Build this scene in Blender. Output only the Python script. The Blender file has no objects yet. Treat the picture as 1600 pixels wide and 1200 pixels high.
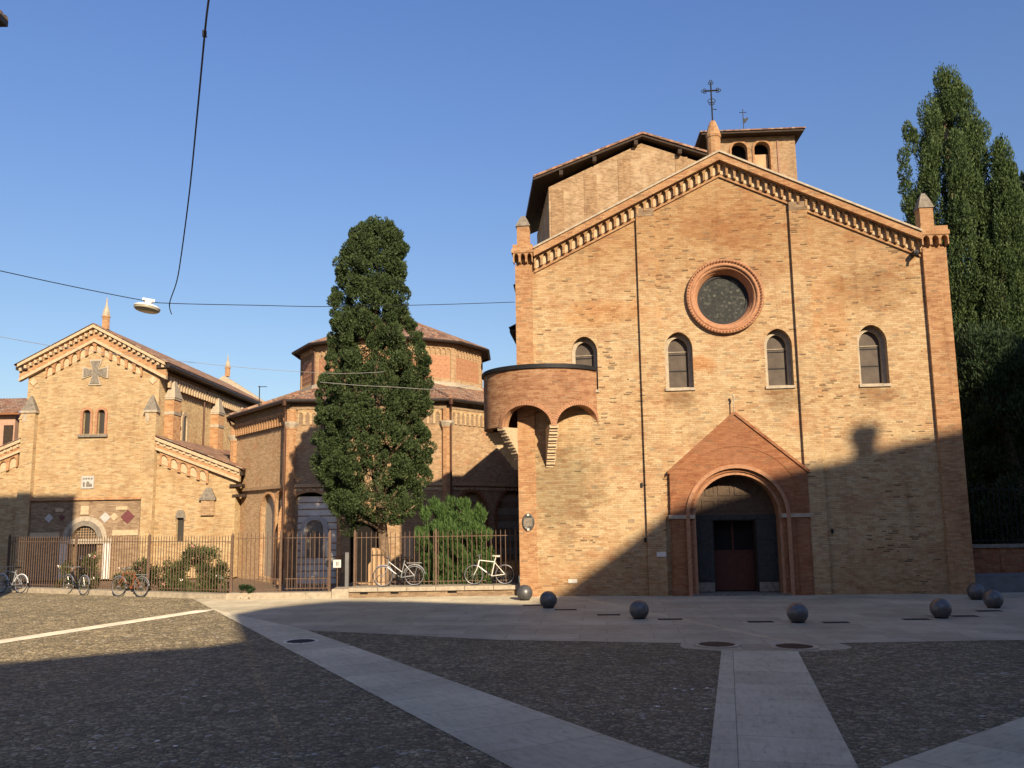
import bpy, bmesh, math, random
import numpy as np
from mathutils import Vector, Matrix
from mathutils.geometry import delaunay_2d_cdt
R = math.radians
PI = math.pi
random.seed(7)
rng = np.random.default_rng(11)
C = bpy.context.scene.collection
scene = bpy.context.scene

# ------------------------------------------------------------------ camera
EYE = 2.7
PITCH, ROLL, FPX = 0.1434, 0.0151, 1383.0
cam_d = bpy.data.cameras.new('camera')
cam = bpy.data.objects.new('camera', cam_d)
C.objects.link(cam)
cam_d.sensor_width = 36.0
cam_d.lens = 36.0 * FPX / 1600.0
cam_d.clip_end = 3000
MROT = Matrix.Rotation(PITCH, 3, 'X') @ Matrix.Rotation(ROLL, 3, 'Y')
cam.matrix_world = Matrix.Translation((0, 0, EYE)) @ (MROT @ Matrix.Rotation(PI/2, 3, 'X')).to_4x4()
scene.camera = cam

# ------------------------------------------------------------------ light
SUN_AZ, SUN_EL = R(20.0), R(24.5)         # azimuth: to the right of straight behind the camera
SUN_DIR = Vector((math.sin(SUN_AZ)*math.cos(SUN_EL), -math.cos(SUN_AZ)*math.cos(SUN_EL), math.sin(SUN_EL)))
w = bpy.data.worlds.new('World'); scene.world = w; w.use_nodes = True
nt = w.node_tree; bgn = nt.nodes['Background']
sky = nt.nodes.new('ShaderNodeTexSky'); sky.sky_type = 'NISHITA'; sky.sun_disc = False
sky.sun_elevation = SUN_EL; sky.sun_rotation = PI - SUN_AZ
sky.air_density = 1.3; sky.dust_density = 0.7; sky.ozone_density = 2.6; sky.altitude = 60
skm = nt.nodes.new('ShaderNodeMix'); skm.data_type = 'RGBA'; skm.blend_type = 'MULTIPLY'; skm.inputs[0].default_value = 1.0
wtc = nt.nodes.new('ShaderNodeTexCoord'); wsp = nt.nodes.new('ShaderNodeSeparateXYZ'); nt.links.new(wtc.outputs['Generated'], wsp.inputs[0])
wmr = nt.nodes.new('ShaderNodeMapRange'); wmr.inputs[1].default_value = 0.22; wmr.inputs[2].default_value = 0.56; nt.links.new(wsp.outputs[2], wmr.inputs[0])
wcl = nt.nodes.new('ShaderNodeMix'); wcl.data_type = 'RGBA'; nt.links.new(wmr.outputs[0], wcl.inputs[0])
wcl.inputs[6].default_value = (0.69, 0.735, 0.89, 1); wcl.inputs[7].default_value = (0.68, 0.79, 1.13, 1)      # the air is paler low down, deeper blue overhead
nt.links.new(wcl.outputs[2], skm.inputs[7])
nt.links.new(sky.outputs[0], skm.inputs[6]); nt.links.new(skm.outputs[2], bgn.inputs[0]); bgn.inputs[1].default_value = 0.095
sd = bpy.data.lights.new('sun', 'SUN'); sd.energy = 5.0; sd.angle = R(0.5); sd.color = (1.0, 0.84, 0.62)
so = bpy.data.objects.new('sun', sd); C.objects.link(so)
so.rotation_euler = SUN_DIR.to_track_quat('Z', 'Y').to_euler()
scene.view_settings.view_transform = 'Standard'; scene.view_settings.look = 'None'
scene.view_settings.exposure = 0.6; scene.view_settings.gamma = 1.0

# ------------------------------------------------------------------ measuring helpers
def ray(px, py): return MROT @ Vector((px-800, FPX, 600-py))
def atY(px, py, Y):
    d = ray(px, py); return Vector((0, 0, EYE)) + d*(Y/d.y)
def atZ(px, py, z=0.0):
    d = ray(px, py); return Vector((0, 0, EYE)) + d*((z-EYE)/d.z)

# ------------------------------------------------------------------ materials
def newmat(name):
    m = bpy.data.materials.new(name); m.use_nodes = True
    return m, m.node_tree.nodes, m.node_tree.links, m.node_tree.nodes['Principled BSDF']
def node(ns, t, **kw):
    n = ns.new(t)
    for k, v in kw.items(): setattr(n, k, v)
    return n
def mth(ns, ls, op, a, b=None, clamp=False):
    n = ns.new('ShaderNodeMath'); n.operation = op; n.use_clamp = clamp
    for i, v in enumerate((a, b)):
        if v is None: continue
        if isinstance(v, (int, float)): n.inputs[i].default_value = v
        else: ls.new(v, n.inputs[i])
    return n.outputs[0]
def mixc(ns, ls, fac, a, b, mode='MIX'):
    n = ns.new('ShaderNodeMix'); n.data_type = 'RGBA'; n.blend_type = mode
    if isinstance(fac, (int, float)): n.inputs[0].default_value = fac
    else: ls.new(fac, n.inputs[0])
    for i, v in ((6, a), (7, b)):
        if isinstance(v, tuple): n.inputs[i].default_value = (*v[:3], 1)
        else: ls.new(v, n.inputs[i])
    return n.outputs[2]
def ramp(ns, ls, fac, stops, interp='LINEAR'):
    n = ns.new('ShaderNodeValToRGB'); n.color_ramp.interpolation = interp
    e = n.color_ramp.elements
    while len(e) < len(stops): e.new(0.5)
    for i, (p, c) in enumerate(stops):
        e[i].position = p; e[i].color = (*c, 1) if isinstance(c, tuple) else (c, c, c, 1)
    ls.new(fac, n.inputs[0]); return n.outputs[0]
def noise(ns, ls, vec, scale, detail=3, rough=0.6, sc3=None):
    if sc3:
        mp = ns.new('ShaderNodeMapping'); mp.inputs['Scale'].default_value = sc3
        ls.new(vec, mp.inputs[0]); vec = mp.outputs[0]
    n = ns.new('ShaderNodeTexNoise'); n.inputs['Scale'].default_value = scale
    n.inputs['Detail'].default_value = detail; n.inputs['Roughness'].default_value = rough
    ls.new(vec, n.inputs['Vector']); return n.outputs[0]
def bump(ns, ls, h, p, strength=0.5, dist=0.02):
    b = ns.new('ShaderNodeBump'); b.inputs['Strength'].default_value = strength; b.inputs['Distance'].default_value = dist
    ls.new(h, b.inputs['Height']); ls.new(b.outputs[0], p.inputs['Normal'])

def plain(name, col, rough=0.8, metal=0.0, var=0.25, scale=6.0, bmp=0.2, spec=0.3):
    m, ns, ls, p = newmat(name)
    tc = ns.new('ShaderNodeTexCoord').outputs['Object']
    f = noise(ns, ls, tc, scale, 5, 0.65)
    f2 = noise(ns, ls, tc, scale*0.18, 2, 0.5)
    lo = tuple(c*(1-var) for c in col); hi = tuple(min(1, c*(1+var)) for c in col)
    c1 = ramp(ns, ls, f, [(0.3, lo), (0.7, hi)])
    c2 = mixc(ns, ls, mth(ns, ls, 'MULTIPLY', f2, 0.5*var), c1, (col[0]*.5, col[1]*.5, col[2]*.5))
    ls.new(c2, p.inputs['Base Color'])
    p.inputs['Roughness'].default_value = rough; p.inputs['Metallic'].default_value = metal
    p.inputs['Specular IOR Level'].default_value = spec
    if bmp: bump(ns, ls, f, p, bmp, 0.02)
    return m

def brick(name, cols, mortar, bw=0.20, bh=0.062, mort=0.11, stain=(0.16, 0.10, 0.06), stain_amt=0.35, patch=None, patch_amt=0.0, hole=0.0, zones=None, spots=None, tint=(1, 1, 1)):
    """brick courses: every brick its own colour, streaky weathering, worn joints, a few lost bricks"""
    m, ns, ls, p = newmat(name)
    uv = ns.new('ShaderNodeUVMap').outputs[0]
    sep = ns.new('ShaderNodeSeparateXYZ'); ls.new(uv, sep.inputs[0])
    wob = noise(ns, ls, uv, 1.3, 2, 0.5)
    v = mth(ns, ls, 'DIVIDE', mth(ns, ls, 'ADD', sep.outputs[1], mth(ns, ls, 'MULTIPLY', wob, 0.03)), bh)
    row = mth(ns, ls, 'FLOOR', v)
    shift = mth(ns, ls, 'MULTIPLY', row, 0.437)
    rw = ns.new('ShaderNodeTexWhiteNoise'); rw.noise_dimensions = '1D'; ls.new(row, rw.inputs['W'])
    u = mth(ns, ls, 'ADD', mth(ns, ls, 'DIVIDE', sep.outputs[0], bw), mth(ns, ls, 'ADD', shift, mth(ns, ls, 'MULTIPLY', rw.outputs[0], 0.5)))
    col = mth(ns, ls, 'FLOOR', u)
    cmb = ns.new('ShaderNodeCombineXYZ'); ls.new(col, cmb.inputs[0]); ls.new(row, cmb.inputs[1])
    wn = ns.new('ShaderNodeTexWhiteNoise'); wn.noise_dimensions = '2D'; ls.new(cmb.outputs[0], wn.inputs['Vector'])
    rnd = wn.outputs[0]
    big = noise(ns, ls, uv, 0.55, 4, 0.6)
    streak = noise(ns, ls, uv, 1.0, 5, 0.7, (1.7, 6.5, 1))
    fine = noise(ns, ls, uv, 16, 4, 0.7)
    midn = noise(ns, ls, uv, 2.6, 4, 0.65, (1, 2.4, 1))
    grain = noise(ns, ls, uv, 7.0, 3, 0.75, (1, 3.2, 1))
    f = mth(ns, ls, 'ADD', mth(ns, ls, 'MULTIPLY', rnd, 0.46), mth(ns, ls, 'ADD', mth(ns, ls, 'MULTIPLY', streak, 0.55), mth(ns, ls, 'ADD', mth(ns, ls, 'MULTIPLY', big, 0.45), mth(ns, ls, 'ADD', mth(ns, ls, 'MULTIPLY', midn, 0.65), mth(ns, ls, 'MULTIPLY', grain, 0.55)))))
    f = mth(ns, ls, 'SUBTRACT', f, 0.82)
    c = ramp(ns, ls, f, cols)
    if patch:
        pn = noise(ns, ls, uv, 0.8, 5, 0.6, (1, 1.5, 1))
        pf = ramp(ns, ls, pn, [(0.52, 0.0), (0.66, 1.0)])
        c = mixc(ns, ls, mth(ns, ls, 'MULTIPLY', pf, patch_amt), c, patch)
    if zones:
        zn = noise(ns, ls, uv, 0.9, 5, 0.65)
        zz = mth(ns, ls, 'ADD', sep.outputs[1], mth(ns, ls, 'MULTIPLY', mth(ns, ls, 'SUBTRACT', zn, 0.5), 4.5))
        for z0, z1, zc, za in zones:
            zf = mth(ns, ls, 'DIVIDE', mth(ns, ls, 'SUBTRACT', zz, z0), z1-z0, True)
            c = mixc(ns, ls, mth(ns, ls, 'MULTIPLY', zf, za), c, zc, 'MULTIPLY')
    if spots:
        sn = noise(ns, ls, uv, 1.6, 6, 0.7, (1, 1.3, 1))
        sa = mth(ns, ls, 'MULTIPLY', mth(ns, ls, 'SUBTRACT', sn, 0.5), 2.2)
        for u0, z0, ru, rz, zc, za in spots:
            dx = mth(ns, ls, 'DIVIDE', mth(ns, ls, 'SUBTRACT', sep.outputs[0], u0), ru); dz = mth(ns, ls, 'DIVIDE', mth(ns, ls, 'SUBTRACT', sep.outputs[1], z0), rz)
            dd = mth(ns, ls, 'SQRT', mth(ns, ls, 'ADD', mth(ns, ls, 'MULTIPLY', dx, dx), mth(ns, ls, 'MULTIPLY', dz, dz)))
            sf_ = mth(ns, ls, 'MULTIPLY', mth(ns, ls, 'SUBTRACT', 1.15, mth(ns, ls, 'ADD', dd, sa)), 1.8, True)
            c = mixc(ns, ls, mth(ns, ls, 'MULTIPLY', sf_, za), c, zc, 'MULTIPLY')
    c = mixc(ns, ls, ramp(ns, ls, rnd, [(0.93, 0.0), (0.99, 0.5)]), c, stain)
    fu = mth(ns, ls, 'FRACT', u); fv = mth(ns, ls, 'FRACT', v)
    mu = mth(ns, ls, 'LESS_THAN', fu, mort*bh/bw*1.2)
    mv = mth(ns, ls, 'LESS_THAN', fv, mort*1.3)
    mask = mth(ns, ls, 'MAXIMUM', mu, mv)
    mtn = noise(ns, ls, uv, 2.2, 3, 0.6)
    mcol = mixc(ns, ls, ramp(ns, ls, noise(ns, ls, uv, 1.7, 4, 0.7, (1, 2.5, 1)), [(0.42, 0.0), (0.62, 1.0)]), mortar, tuple(q*0.22 for q in mortar))
    c = mixc(ns, ls, mth(ns, ls, 'MULTIPLY', mask, ramp(ns, ls, mtn, [(0.3, 0.35), (0.65, 0.9)])), c, mcol)
    st = noise(ns, ls, uv, 0.9, 6, 0.7, (1.6, 0.7, 1))
    c = mixc(ns, ls, mth(ns, ls, 'MULTIPLY', ramp(ns, ls, st, [(0.5, 0.0), (0.72, 1.0)]), stain_amt), c, stain)
    run = noise(ns, ls, uv, 1.0, 5, 0.7, (2.6, 0.22, 1))
    c = mixc(ns, ls, mth(ns, ls, 'MULTIPLY', ramp(ns, ls, run, [(0.52, 0.0), (0.70, 1.0)]), 0.45), c, (0.70, 0.66, 0.62), 'MULTIPLY')
    c = mixc(ns, ls, 0.5, c, ramp(ns, ls, fine, [(0.25, 0.62), (0.75, 1.0)]), 'MULTIPLY')
    hgt = mth(ns, ls, 'SUBTRACT', mth(ns, ls, 'ADD', mth(ns, ls, 'MULTIPLY', rnd, 0.5), mth(ns, ls, 'MULTIPLY', fine, 0.6)), mth(ns, ls, 'MULTIPLY', mask, 0.7))
    if hole:
        hz = noise(ns, ls, uv, 0.45, 2, 0.5)
        wn2 = ns.new('ShaderNodeTexWhiteNoise'); wn2.noise_dimensions = '3D'
        cm2 = ns.new('ShaderNodeCombineXYZ'); ls.new(col, cm2.inputs[0]); ls.new(row, cm2.inputs[1]); cm2.inputs[2].default_value = 5.3
        ls.new(cm2.outputs[0], wn2.inputs['Vector'])
        lost = mth(ns, ls, 'LESS_THAN', wn2.outputs[0], mth(ns, ls, 'MULTIPLY', ramp(ns, ls, hz, [(0.52, 0.04), (0.68, 1.0)]), hole))
        c = mixc(ns, ls, mth(ns, ls, 'MULTIPLY', mth(ns, ls, 'MULTIPLY', lost, mth(ns, ls, 'LESS_THAN', fv, 0.62)), 0.75), c, (0.07, 0.045, 0.03))
        hgt = mth(ns, ls, 'SUBTRACT', hgt, mth(ns, ls, 'MULTIPLY', lost, 2.5))
    if tint != (1, 1, 1): c = mixc(ns, ls, 1.0, c, tint, 'MULTIPLY')
    ls.new(c, p.inputs['Base Color']); p.inputs['Roughness'].default_value = 0.92; p.inputs['Specular IOR Level'].default_value = 0.15; p.inputs['Diffuse Roughness'].default_value = 0.5
    bump(ns, ls, hgt, p, 0.6, 0.012)
    return m

M = {}
OCHRE = [(0.0, (0.27, 0.13, 0.062)), (0.15, (0.42, 0.235, 0.115)), (0.34, (0.54, 0.35, 0.18)), (0.58, (0.62, 0.445, 0.24)), (0.82, (0.68, 0.52, 0.31)), (1.0, (0.52, 0.28, 0.13))]
ORANGE = [(0.0, (0.26, 0.115, 0.055)), (0.25, (0.42, 0.205, 0.095)), (0.5, (0.52, 0.285, 0.135)), (0.8, (0.59, 0.37, 0.19)), (1.0, (0.45, 0.22, 0.10))]
REDB = [(0.0, (0.19, 0.07, 0.035)), (0.4, (0.34, 0.13, 0.06)), (0.7, (0.42, 0.19, 0.085)), (1.0, (0.48, 0.27, 0.13))]
TANR = [(0.0, (0.22, 0.09, 0.045)), (0.4, (0.36, 0.165, 0.08)), (0.7, (0.46, 0.245, 0.125)), (1.0, (0.52, 0.33, 0.18))]
PALE = [(0.0, (0.26, 0.15, 0.08)), (0.4, (0.42, 0.27, 0.145)), (0.7, (0.54, 0.37, 0.21)), (1.0, (0.60, 0.44, 0.27))]
DRAB = [(0.0, (0.16, 0.10, 0.06)), (0.4, (0.30, 0.20, 0.12)), (0.7, (0.40, 0.28, 0.17)), (1.0, (0.48, 0.35, 0.23))]
M['facade'] = brick('facade_brick', OCHRE, (0.42, 0.30, 0.185), hole=0.16, stain_amt=0.20, patch=(0.50, 0.25, 0.12), patch_amt=0.5, zones=[(9.0, 11.6, (0.80, 0.68, 0.58), 0.95), (2.0, 0.1, (0.80, 0.68, 0.60), 0.8)], spots=[(1.3, 3.5, 1.35, 1.7, (0.62, 0.64, 0.62), 0.9), (5.3, 6.3, 0.55, 0.4, (0.62, 0.56, 0.52), 0.9), (8.6, 6.2, 0.6, 0.5, (0.60, 0.55, 0.52), 0.9), (11.5, 6.2, 0.7, 0.35, (0.66, 0.6, 0.55), 0.85),  # lowest zone: weathered brick, darkened further to deepen the shaded wall
    (11.6, 9.7, 1.5, 0.8, (0.78, 0.70, 0.62), 0.8), (11.6, 2.6, 2.3, 2.2, (0.96, 0.94, 0.91), 0.8), (6.0, 7.4, 0.5, 0.3, (0.92, 0.66, 0.50), 0.9), (2.9, 9.2, 1.6, 0.5, (0.95, 0.78, 0.64), 0.9), (7.2, 12.0, 1.6, 0.9, (0.86, 0.74, 0.66), 0.8), (10.2, 9.0, 0.7, 1.5, (0.95, 0.80, 0.68), 0.8), (3.3, 4.8, 0.9, 0.9, (0.86, 0.82, 0.78), 0.7)])
M['facade_orange'] = brick('orange_brick', ORANGE, (0.45, 0.32, 0.20), stain_amt=0.25)
M['left_brick'] = brick('pale_ochre_brick', OCHRE, (0.46, 0.34, 0.20), bw=0.21, bh=0.055, stain_amt=0.26, patch=(0.50, 0.30, 0.14), patch_amt=0.5, tint=(0.90, 0.91, 0.90))
M['oct_brick'] = brick('octagon_brick', PALE, (0.48, 0.34, 0.21), stain_amt=0.3, patch=(0.46, 0.23, 0.11), patch_amt=0.6)
M['drum_brick'] = brick('drum_brick', PALE, (0.52, 0.38, 0.22), stain_amt=0.25)
M['pulpit_brick'] = brick('pulpit_brick', TANR, (0.50, 0.37, 0.24), bw=0.24, bh=0.072, mort=0.16, stain_amt=0.25)
M['choir_brick'] = brick('choir_brick', PALE, (0.55, 0.41, 0.26), stain_amt=0.3, patch=(0.62, 0.46, 0.28), patch_amt=0.85)
M['choir_dark'] = brick('choir_pier_brick', PALE, (0.45, 0.33, 0.2), stain_amt=0.55, tint=(0.92, 0.88, 0.85))
M['drab_brick'] = brick('drab_brick', DRAB, (0.40, 0.30, 0.20), stain_amt=0.35)
M['dark_brick'] = brick('dark_brick', REDB, (0.26, 0.18, 0.12), stain_amt=0.6)
M['oct_pale'] = brick('pale_frieze_brick', OCHRE, (0.44, 0.32, 0.2), stain_amt=0.3)
M['terracotta'] = brick('terracotta_portal_brick', [(0.0, (0.24, 0.085, 0.04)), (0.4, (0.35, 0.145, 0.068)), (0.75, (0.43, 0.20, 0.095)), (1.0, (0.48, 0.25, 0.13))], (0.36, 0.185, 0.10), bh=0.055, mort=0.08, stain_amt=0.25, patch=(0.40, 0.19, 0.10), patch_amt=0.6)
M['terracotta_pale'] = plain('terracotta_moulding', (0.40, 0.20, 0.105), 0.8, var=0.25, scale=9)
M['infill'] = plain('pale_arch_infill', (0.52, 0.38, 0.23), 0.9, var=0.25, scale=9)
M['stone'] = plain('pale_stone', (0.42, 0.345, 0.245), 0.85, var=0.25, scale=7)
M['stone_grey'] = plain('grey_stone', (0.22, 0.185, 0.14), 0.88, var=0.4, scale=9)
M['white_stone'] = plain('white_marble', (0.72, 0.66, 0.56), 0.7, var=0.15, scale=6)
M['plaster'] = plain('ochre_plaster', (0.47, 0.30, 0.16), 0.9, var=0.2, scale=2)
M['wood_dark'] = plain('dark_timber', (0.045, 0.028, 0.018), 0.8, var=0.35, scale=10)
M['door_red'] = plain('red_brown_door_wood', (0.085, 0.024, 0.014), 0.55, var=0.25, scale=12)
M['door_grey'] = plain('weathered_green_grey_door', (0.040, 0.040, 0.036), 0.7, var=0.35, scale=10)
M['door_brown'] = plain('brown_panelled_wood', (0.10, 0.065, 0.04), 0.7, var=0.3, scale=10)
M['void'] = plain('dark_interior', (0.012, 0.010, 0.009), 0.95, var=0.2, bmp=0)
M['iron'] = plain('rusty_brown_iron', (0.15, 0.092, 0.060), 0.7, 0.1, var=0.35, scale=20)
M['iron_dark'] = plain('dark_iron', (0.025, 0.024, 0.024), 0.6, 0.4, var=0.3, scale=20)
M['copper_pipe'] = plain('brown_downpipe_metal', (0.11, 0.055, 0.035), 0.5, 0.5, var=0.3, scale=10)
M['gutter'] = plain('dark_gutter_metal', (0.05, 0.04, 0.035), 0.5, 0.5, var=0.3)
M['cable'] = plain('black_cable', (0.012, 0.012, 0.014), 0.6, var=0.1, bmp=0)
M['wire_pale'] = plain('pale_wire', (0.35, 0.33, 0.30), 0.5, 0.3, var=0.1, bmp=0)
M['lamp_white'] = plain('white_lamp_enamel', (0.80, 0.78, 0.74), 0.4, var=0.04, bmp=0)
M['lamp_glass'] = plain('lamp_diffuser', (0.42, 0.38, 0.28), 0.3, var=0.06, bmp=0)
M['sphere'] = plain('burnished_iron', (0.13, 0.125, 0.12), 0.42, 0.45, var=0.3, scale=7, bmp=0.1, spec=0.5)
M['plate'] = plain('dark_cast_plate', (0.034, 0.036, 0.040), 0.8, 0.0, var=0.3, scale=14, spec=0.1)
M['bark'] = plain('grey_brown_bark', (0.20, 0.135, 0.085), 0.95, var=0.4, scale=9, bmp=0.8)
M['bike_white'] = plain('cream_bicycle_paint', (0.78, 0.74, 0.62), 0.35, var=0.06, bmp=0)
M['bike_grey'] = plain('silver_grey_paint', (0.42, 0.42, 0.40), 0.35, 0.4, var=0.1, bmp=0)
M['bike_black'] = plain('black_bicycle_paint', (0.02, 0.02, 0.022), 0.35, var=0.1, bmp=0)
M['bike_orange'] = plain('orange_bicycle_paint', (0.26, 0.085, 0.03), 0.4, var=0.1, bmp=0)
M['tyre'] = plain('tyre_rubber', (0.03, 0.029, 0.028), 0.8, var=0.15, bmp=0)
M['rim'] = plain('alloy_rim', (0.55, 0.54, 0.52), 0.3, 0.7, var=0.05, bmp=0)
M['lozenge_red'] = plain('purple_marble', (0.15, 0.045, 0.045), 0.6, var=0.25, scale=12)
M['lozenge_pale'] = plain('grey_marble', (0.46, 0.43, 0.38), 0.6, var=0.2, scale=12)
M['petal_pink'] = plain('pink_petal', (0.65, 0.30, 0.24), 0.7, var=0.15, bmp=0)
M['petal_white'] = plain('cream_petal', (0.80, 0.72, 0.60), 0.7, var=0.1, bmp=0)
M['earth'] = plain('dry_earth', (0.22, 0.15, 0.09), 0.95, var=0.3, scale=4)
M['bronze'] = plain('bronze_plaque', (0.10, 0.095, 0.085), 0.5, 0.5, var=0.2)
M['grey_wall'] = plain('grey_stone_slab', (0.16, 0.155, 0.15), 0.75, var=0.2, scale=3)
M['house_red'] = plain('red_house_render', (0.45, 0.27, 0.18), 0.9, var=0.15, scale=2)
M['house_ochre'] = plain('ochre_house_render', (0.60, 0.49, 0.34), 0.9, var=0.15, scale=2)

def mat_leaded():
    m, ns, ls, p = newmat('leaded_glass')
    tc = ns.new('ShaderNodeTexCoord').outputs['Object']
    vo = node(ns, 'ShaderNodeTexVoronoi'); vo.inputs['Scale'].default_value = 13; ls.new(tc, vo.inputs['Vector'])
    v2 = node(ns, 'ShaderNodeTexVoronoi', feature='DISTANCE_TO_EDGE'); v2.inputs['Scale'].default_value = 13; ls.new(tc, v2.inputs['Vector'])
    sp = ns.new('ShaderNodeSeparateColor'); ls.new(vo.outputs['Color'], sp.inputs[0])
    c = ramp(ns, ls, sp.outputs[0], [(0.0, (0.015, 0.017, 0.016)), (0.6, (0.032, 0.035, 0.030)), (0.80, (0.055, 0.058, 0.048)), (1.0, (0.12, 0.118, 0.09))])
    c = mixc(ns, ls, ramp(ns, ls, v2.outputs[0], [(0.02, 1.0), (0.06, 0.0)]), c, (0.018, 0.018, 0.017))
    n = noise(ns, ls, tc, 4, 3)
    c = mixc(ns, ls, mth(ns, ls, 'MULTIPLY', n, 0.6), c, (0.035, 0.036, 0.034))
    ls.new(c, p.inputs['Base Color']); p.inputs['Roughness'].default_value = 0.6; p.inputs['Specular IOR Level'].default_value = 0.15
    bump(ns, ls, sp.outputs[1], p, 0.3, 0.01)
    return m
M['leaded'] = mat_leaded()
def mat_pane():
    m, ns, ls, p = newmat('dusty_window_mesh')
    tc = ns.new('ShaderNodeTexCoord').outputs['Object']
    n = noise(ns, ls, tc, 3, 4); g = noise(ns, ls, tc, 40, 2)
    c = ramp(ns, ls, n, [(0.3, (0.075, 0.056, 0.042)), (0.7, (0.13, 0.10, 0.075))])
    c = mixc(ns, ls, 0.5, c, ramp(ns, ls, g, [(0.3, 0.6), (0.7, 1.0)]), 'MULTIPLY')
    ls.new(c, p.inputs['Base Color']); p.inputs['Roughness'].default_value = 0.6; p.inputs['Specular IOR Level'].default_value = 0.2
    return m
M['pane'] = mat_pane()
def mat_dark_pane():
    m, ns, ls, p = newmat('dark_lattice_glass')
    tc = ns.new('ShaderNodeTexCoord').outputs['Object']
    ch = node(ns, 'ShaderNodeTexChecker'); ch.inputs['Scale'].default_value = 22; ls.new(tc, ch.inputs[0])
    ch.inputs[1].default_value = (0.03, 0.028, 0.024, 1); ch.inputs[2].default_value = (0.07, 0.06, 0.045, 1)
    ls.new(ch.outputs[0], p.inputs['Base Color']); p.inputs['Roughness'].default_value = 0.3
    return m
M['dark_pane'] = mat_dark_pane()

def mat_tiles():
    m, ns, ls, p = newmat('terracotta_roof_tiles')
    uv = ns.new('ShaderNodeUVMap').outputs[0]
    sep = ns.new('ShaderNodeSeparateXYZ'); ls.new(uv, sep.inputs[0])
    u = mth(ns, ls, 'DIVIDE', sep.outputs[0], 0.2); v = mth(ns, ls, 'DIVIDE', sep.outputs[1], 0.34)
    cu = mth(ns, ls, 'FLOOR', u); cv = mth(ns, ls, 'FLOOR', v)
    cmb = ns.new('ShaderNodeCombineXYZ'); ls.new(cu, cmb.inputs[0]); ls.new(cv, cmb.inputs[1])
    wn = ns.new('ShaderNodeTexWhiteNoise'); wn.noise_dimensions = '2D'; ls.new(cmb.outputs[0], wn.inputs['Vector'])
    c = ramp(ns, ls, wn.outputs[0], [(0.0, (0.13, 0.065, 0.04)), (0.35, (0.27, 0.12, 0.065)), (0.7, (0.36, 0.18, 0.10)), (0.92, (0.40, 0.27, 0.17)), (1.0, (0.22, 0.18, 0.13))])
    n = noise(ns, ls, uv, 1.2, 5, 0.7)
    c = mixc(ns, ls, ramp(ns, ls, n, [(0.42, 0.0), (0.7, 0.75)]), c, (0.19, 0.155, 0.11))
    fv = mth(ns, ls, 'FRACT', v)
    c = mixc(ns, ls, mth(ns, ls, 'LESS_THAN', fv, 0.1), c, (0.08, 0.045, 0.03))
    ls.new(c, p.inputs['Base Color']); p.inputs['Roughness'].default_value = 0.9
    bump(ns, ls, mth(ns, ls, 'ADD', mth(ns, ls, 'MULTIPLY', fv, -0.8), wn.outputs[0]), p, 0.6, 0.03)
    return m
M['tiles'] = mat_tiles()

def mat_cobble():
    m, ns, ls, p = newmat('river_cobbles')
    tc = ns.new('ShaderNodeTexCoord').outputs['Object']
    vo = node(ns, 'ShaderNodeTexVoronoi', feature='F1'); vo.inputs['Scale'].default_value = 12.5; ls.new(tc, vo.inputs['Vector'])
    ve = node(ns, 'ShaderNodeTexVoronoi', feature='DISTANCE_TO_EDGE'); ve.inputs['Scale'].default_value = 12.5; ls.new(tc, ve.inputs['Vector'])
    sp = ns.new('ShaderNodeSeparateColor'); ls.new(vo.outputs['Color'], sp.inputs[0])
    c = ramp(ns, ls, sp.outputs[0], [(0.0, (0.172, 0.140, 0.084)), (0.4, (0.272, 0.222, 0.134)), (0.75, (0.372, 0.304, 0.184)), (0.95, (0.46, 0.38, 0.24)), (1.0, (0.48, 0.44, 0.38))])
    big = noise(ns, ls, tc, 0.22, 4, 0.6)
    mid = noise(ns, ls, tc, 1.3, 3, 0.6)
    c = mixc(ns, ls, 1.0, c, ramp(ns, ls, big, [(0.3, (0.75, 0.75, 0.74)), (0.7, (1.08, 1.03, 0.96))]), 'MULTIPLY')
    c = mixc(ns, ls, 1.0, c, ramp(ns, ls, mid, [(0.3, 0.72), (0.7, 1.12)]), 'MULTIPLY')
    joint = ramp(ns, ls, ve.outputs[0], [(0.01, 1.0), (0.09, 0.0)])
    c = mixc(ns, ls, mth(ns, ls, 'MULTIPLY', joint, 0.85), c, (0.05, 0.043, 0.034))
    ls.new(c, p.inputs['Base Color']); p.inputs['Diffuse Roughness'].default_value = 1.0; p.inputs['Roughness'].default_value = 0.75; p.inputs['Specular IOR Level'].default_value = 0.3
    bump(ns, ls, ramp(ns, ls, ve.outputs[0], [(0.0, 0.0), (0.22, 0.85), (0.5, 1.0)]), p, 1.0, 0.03)
    return m
M['cobble'] = mat_cobble()

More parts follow.
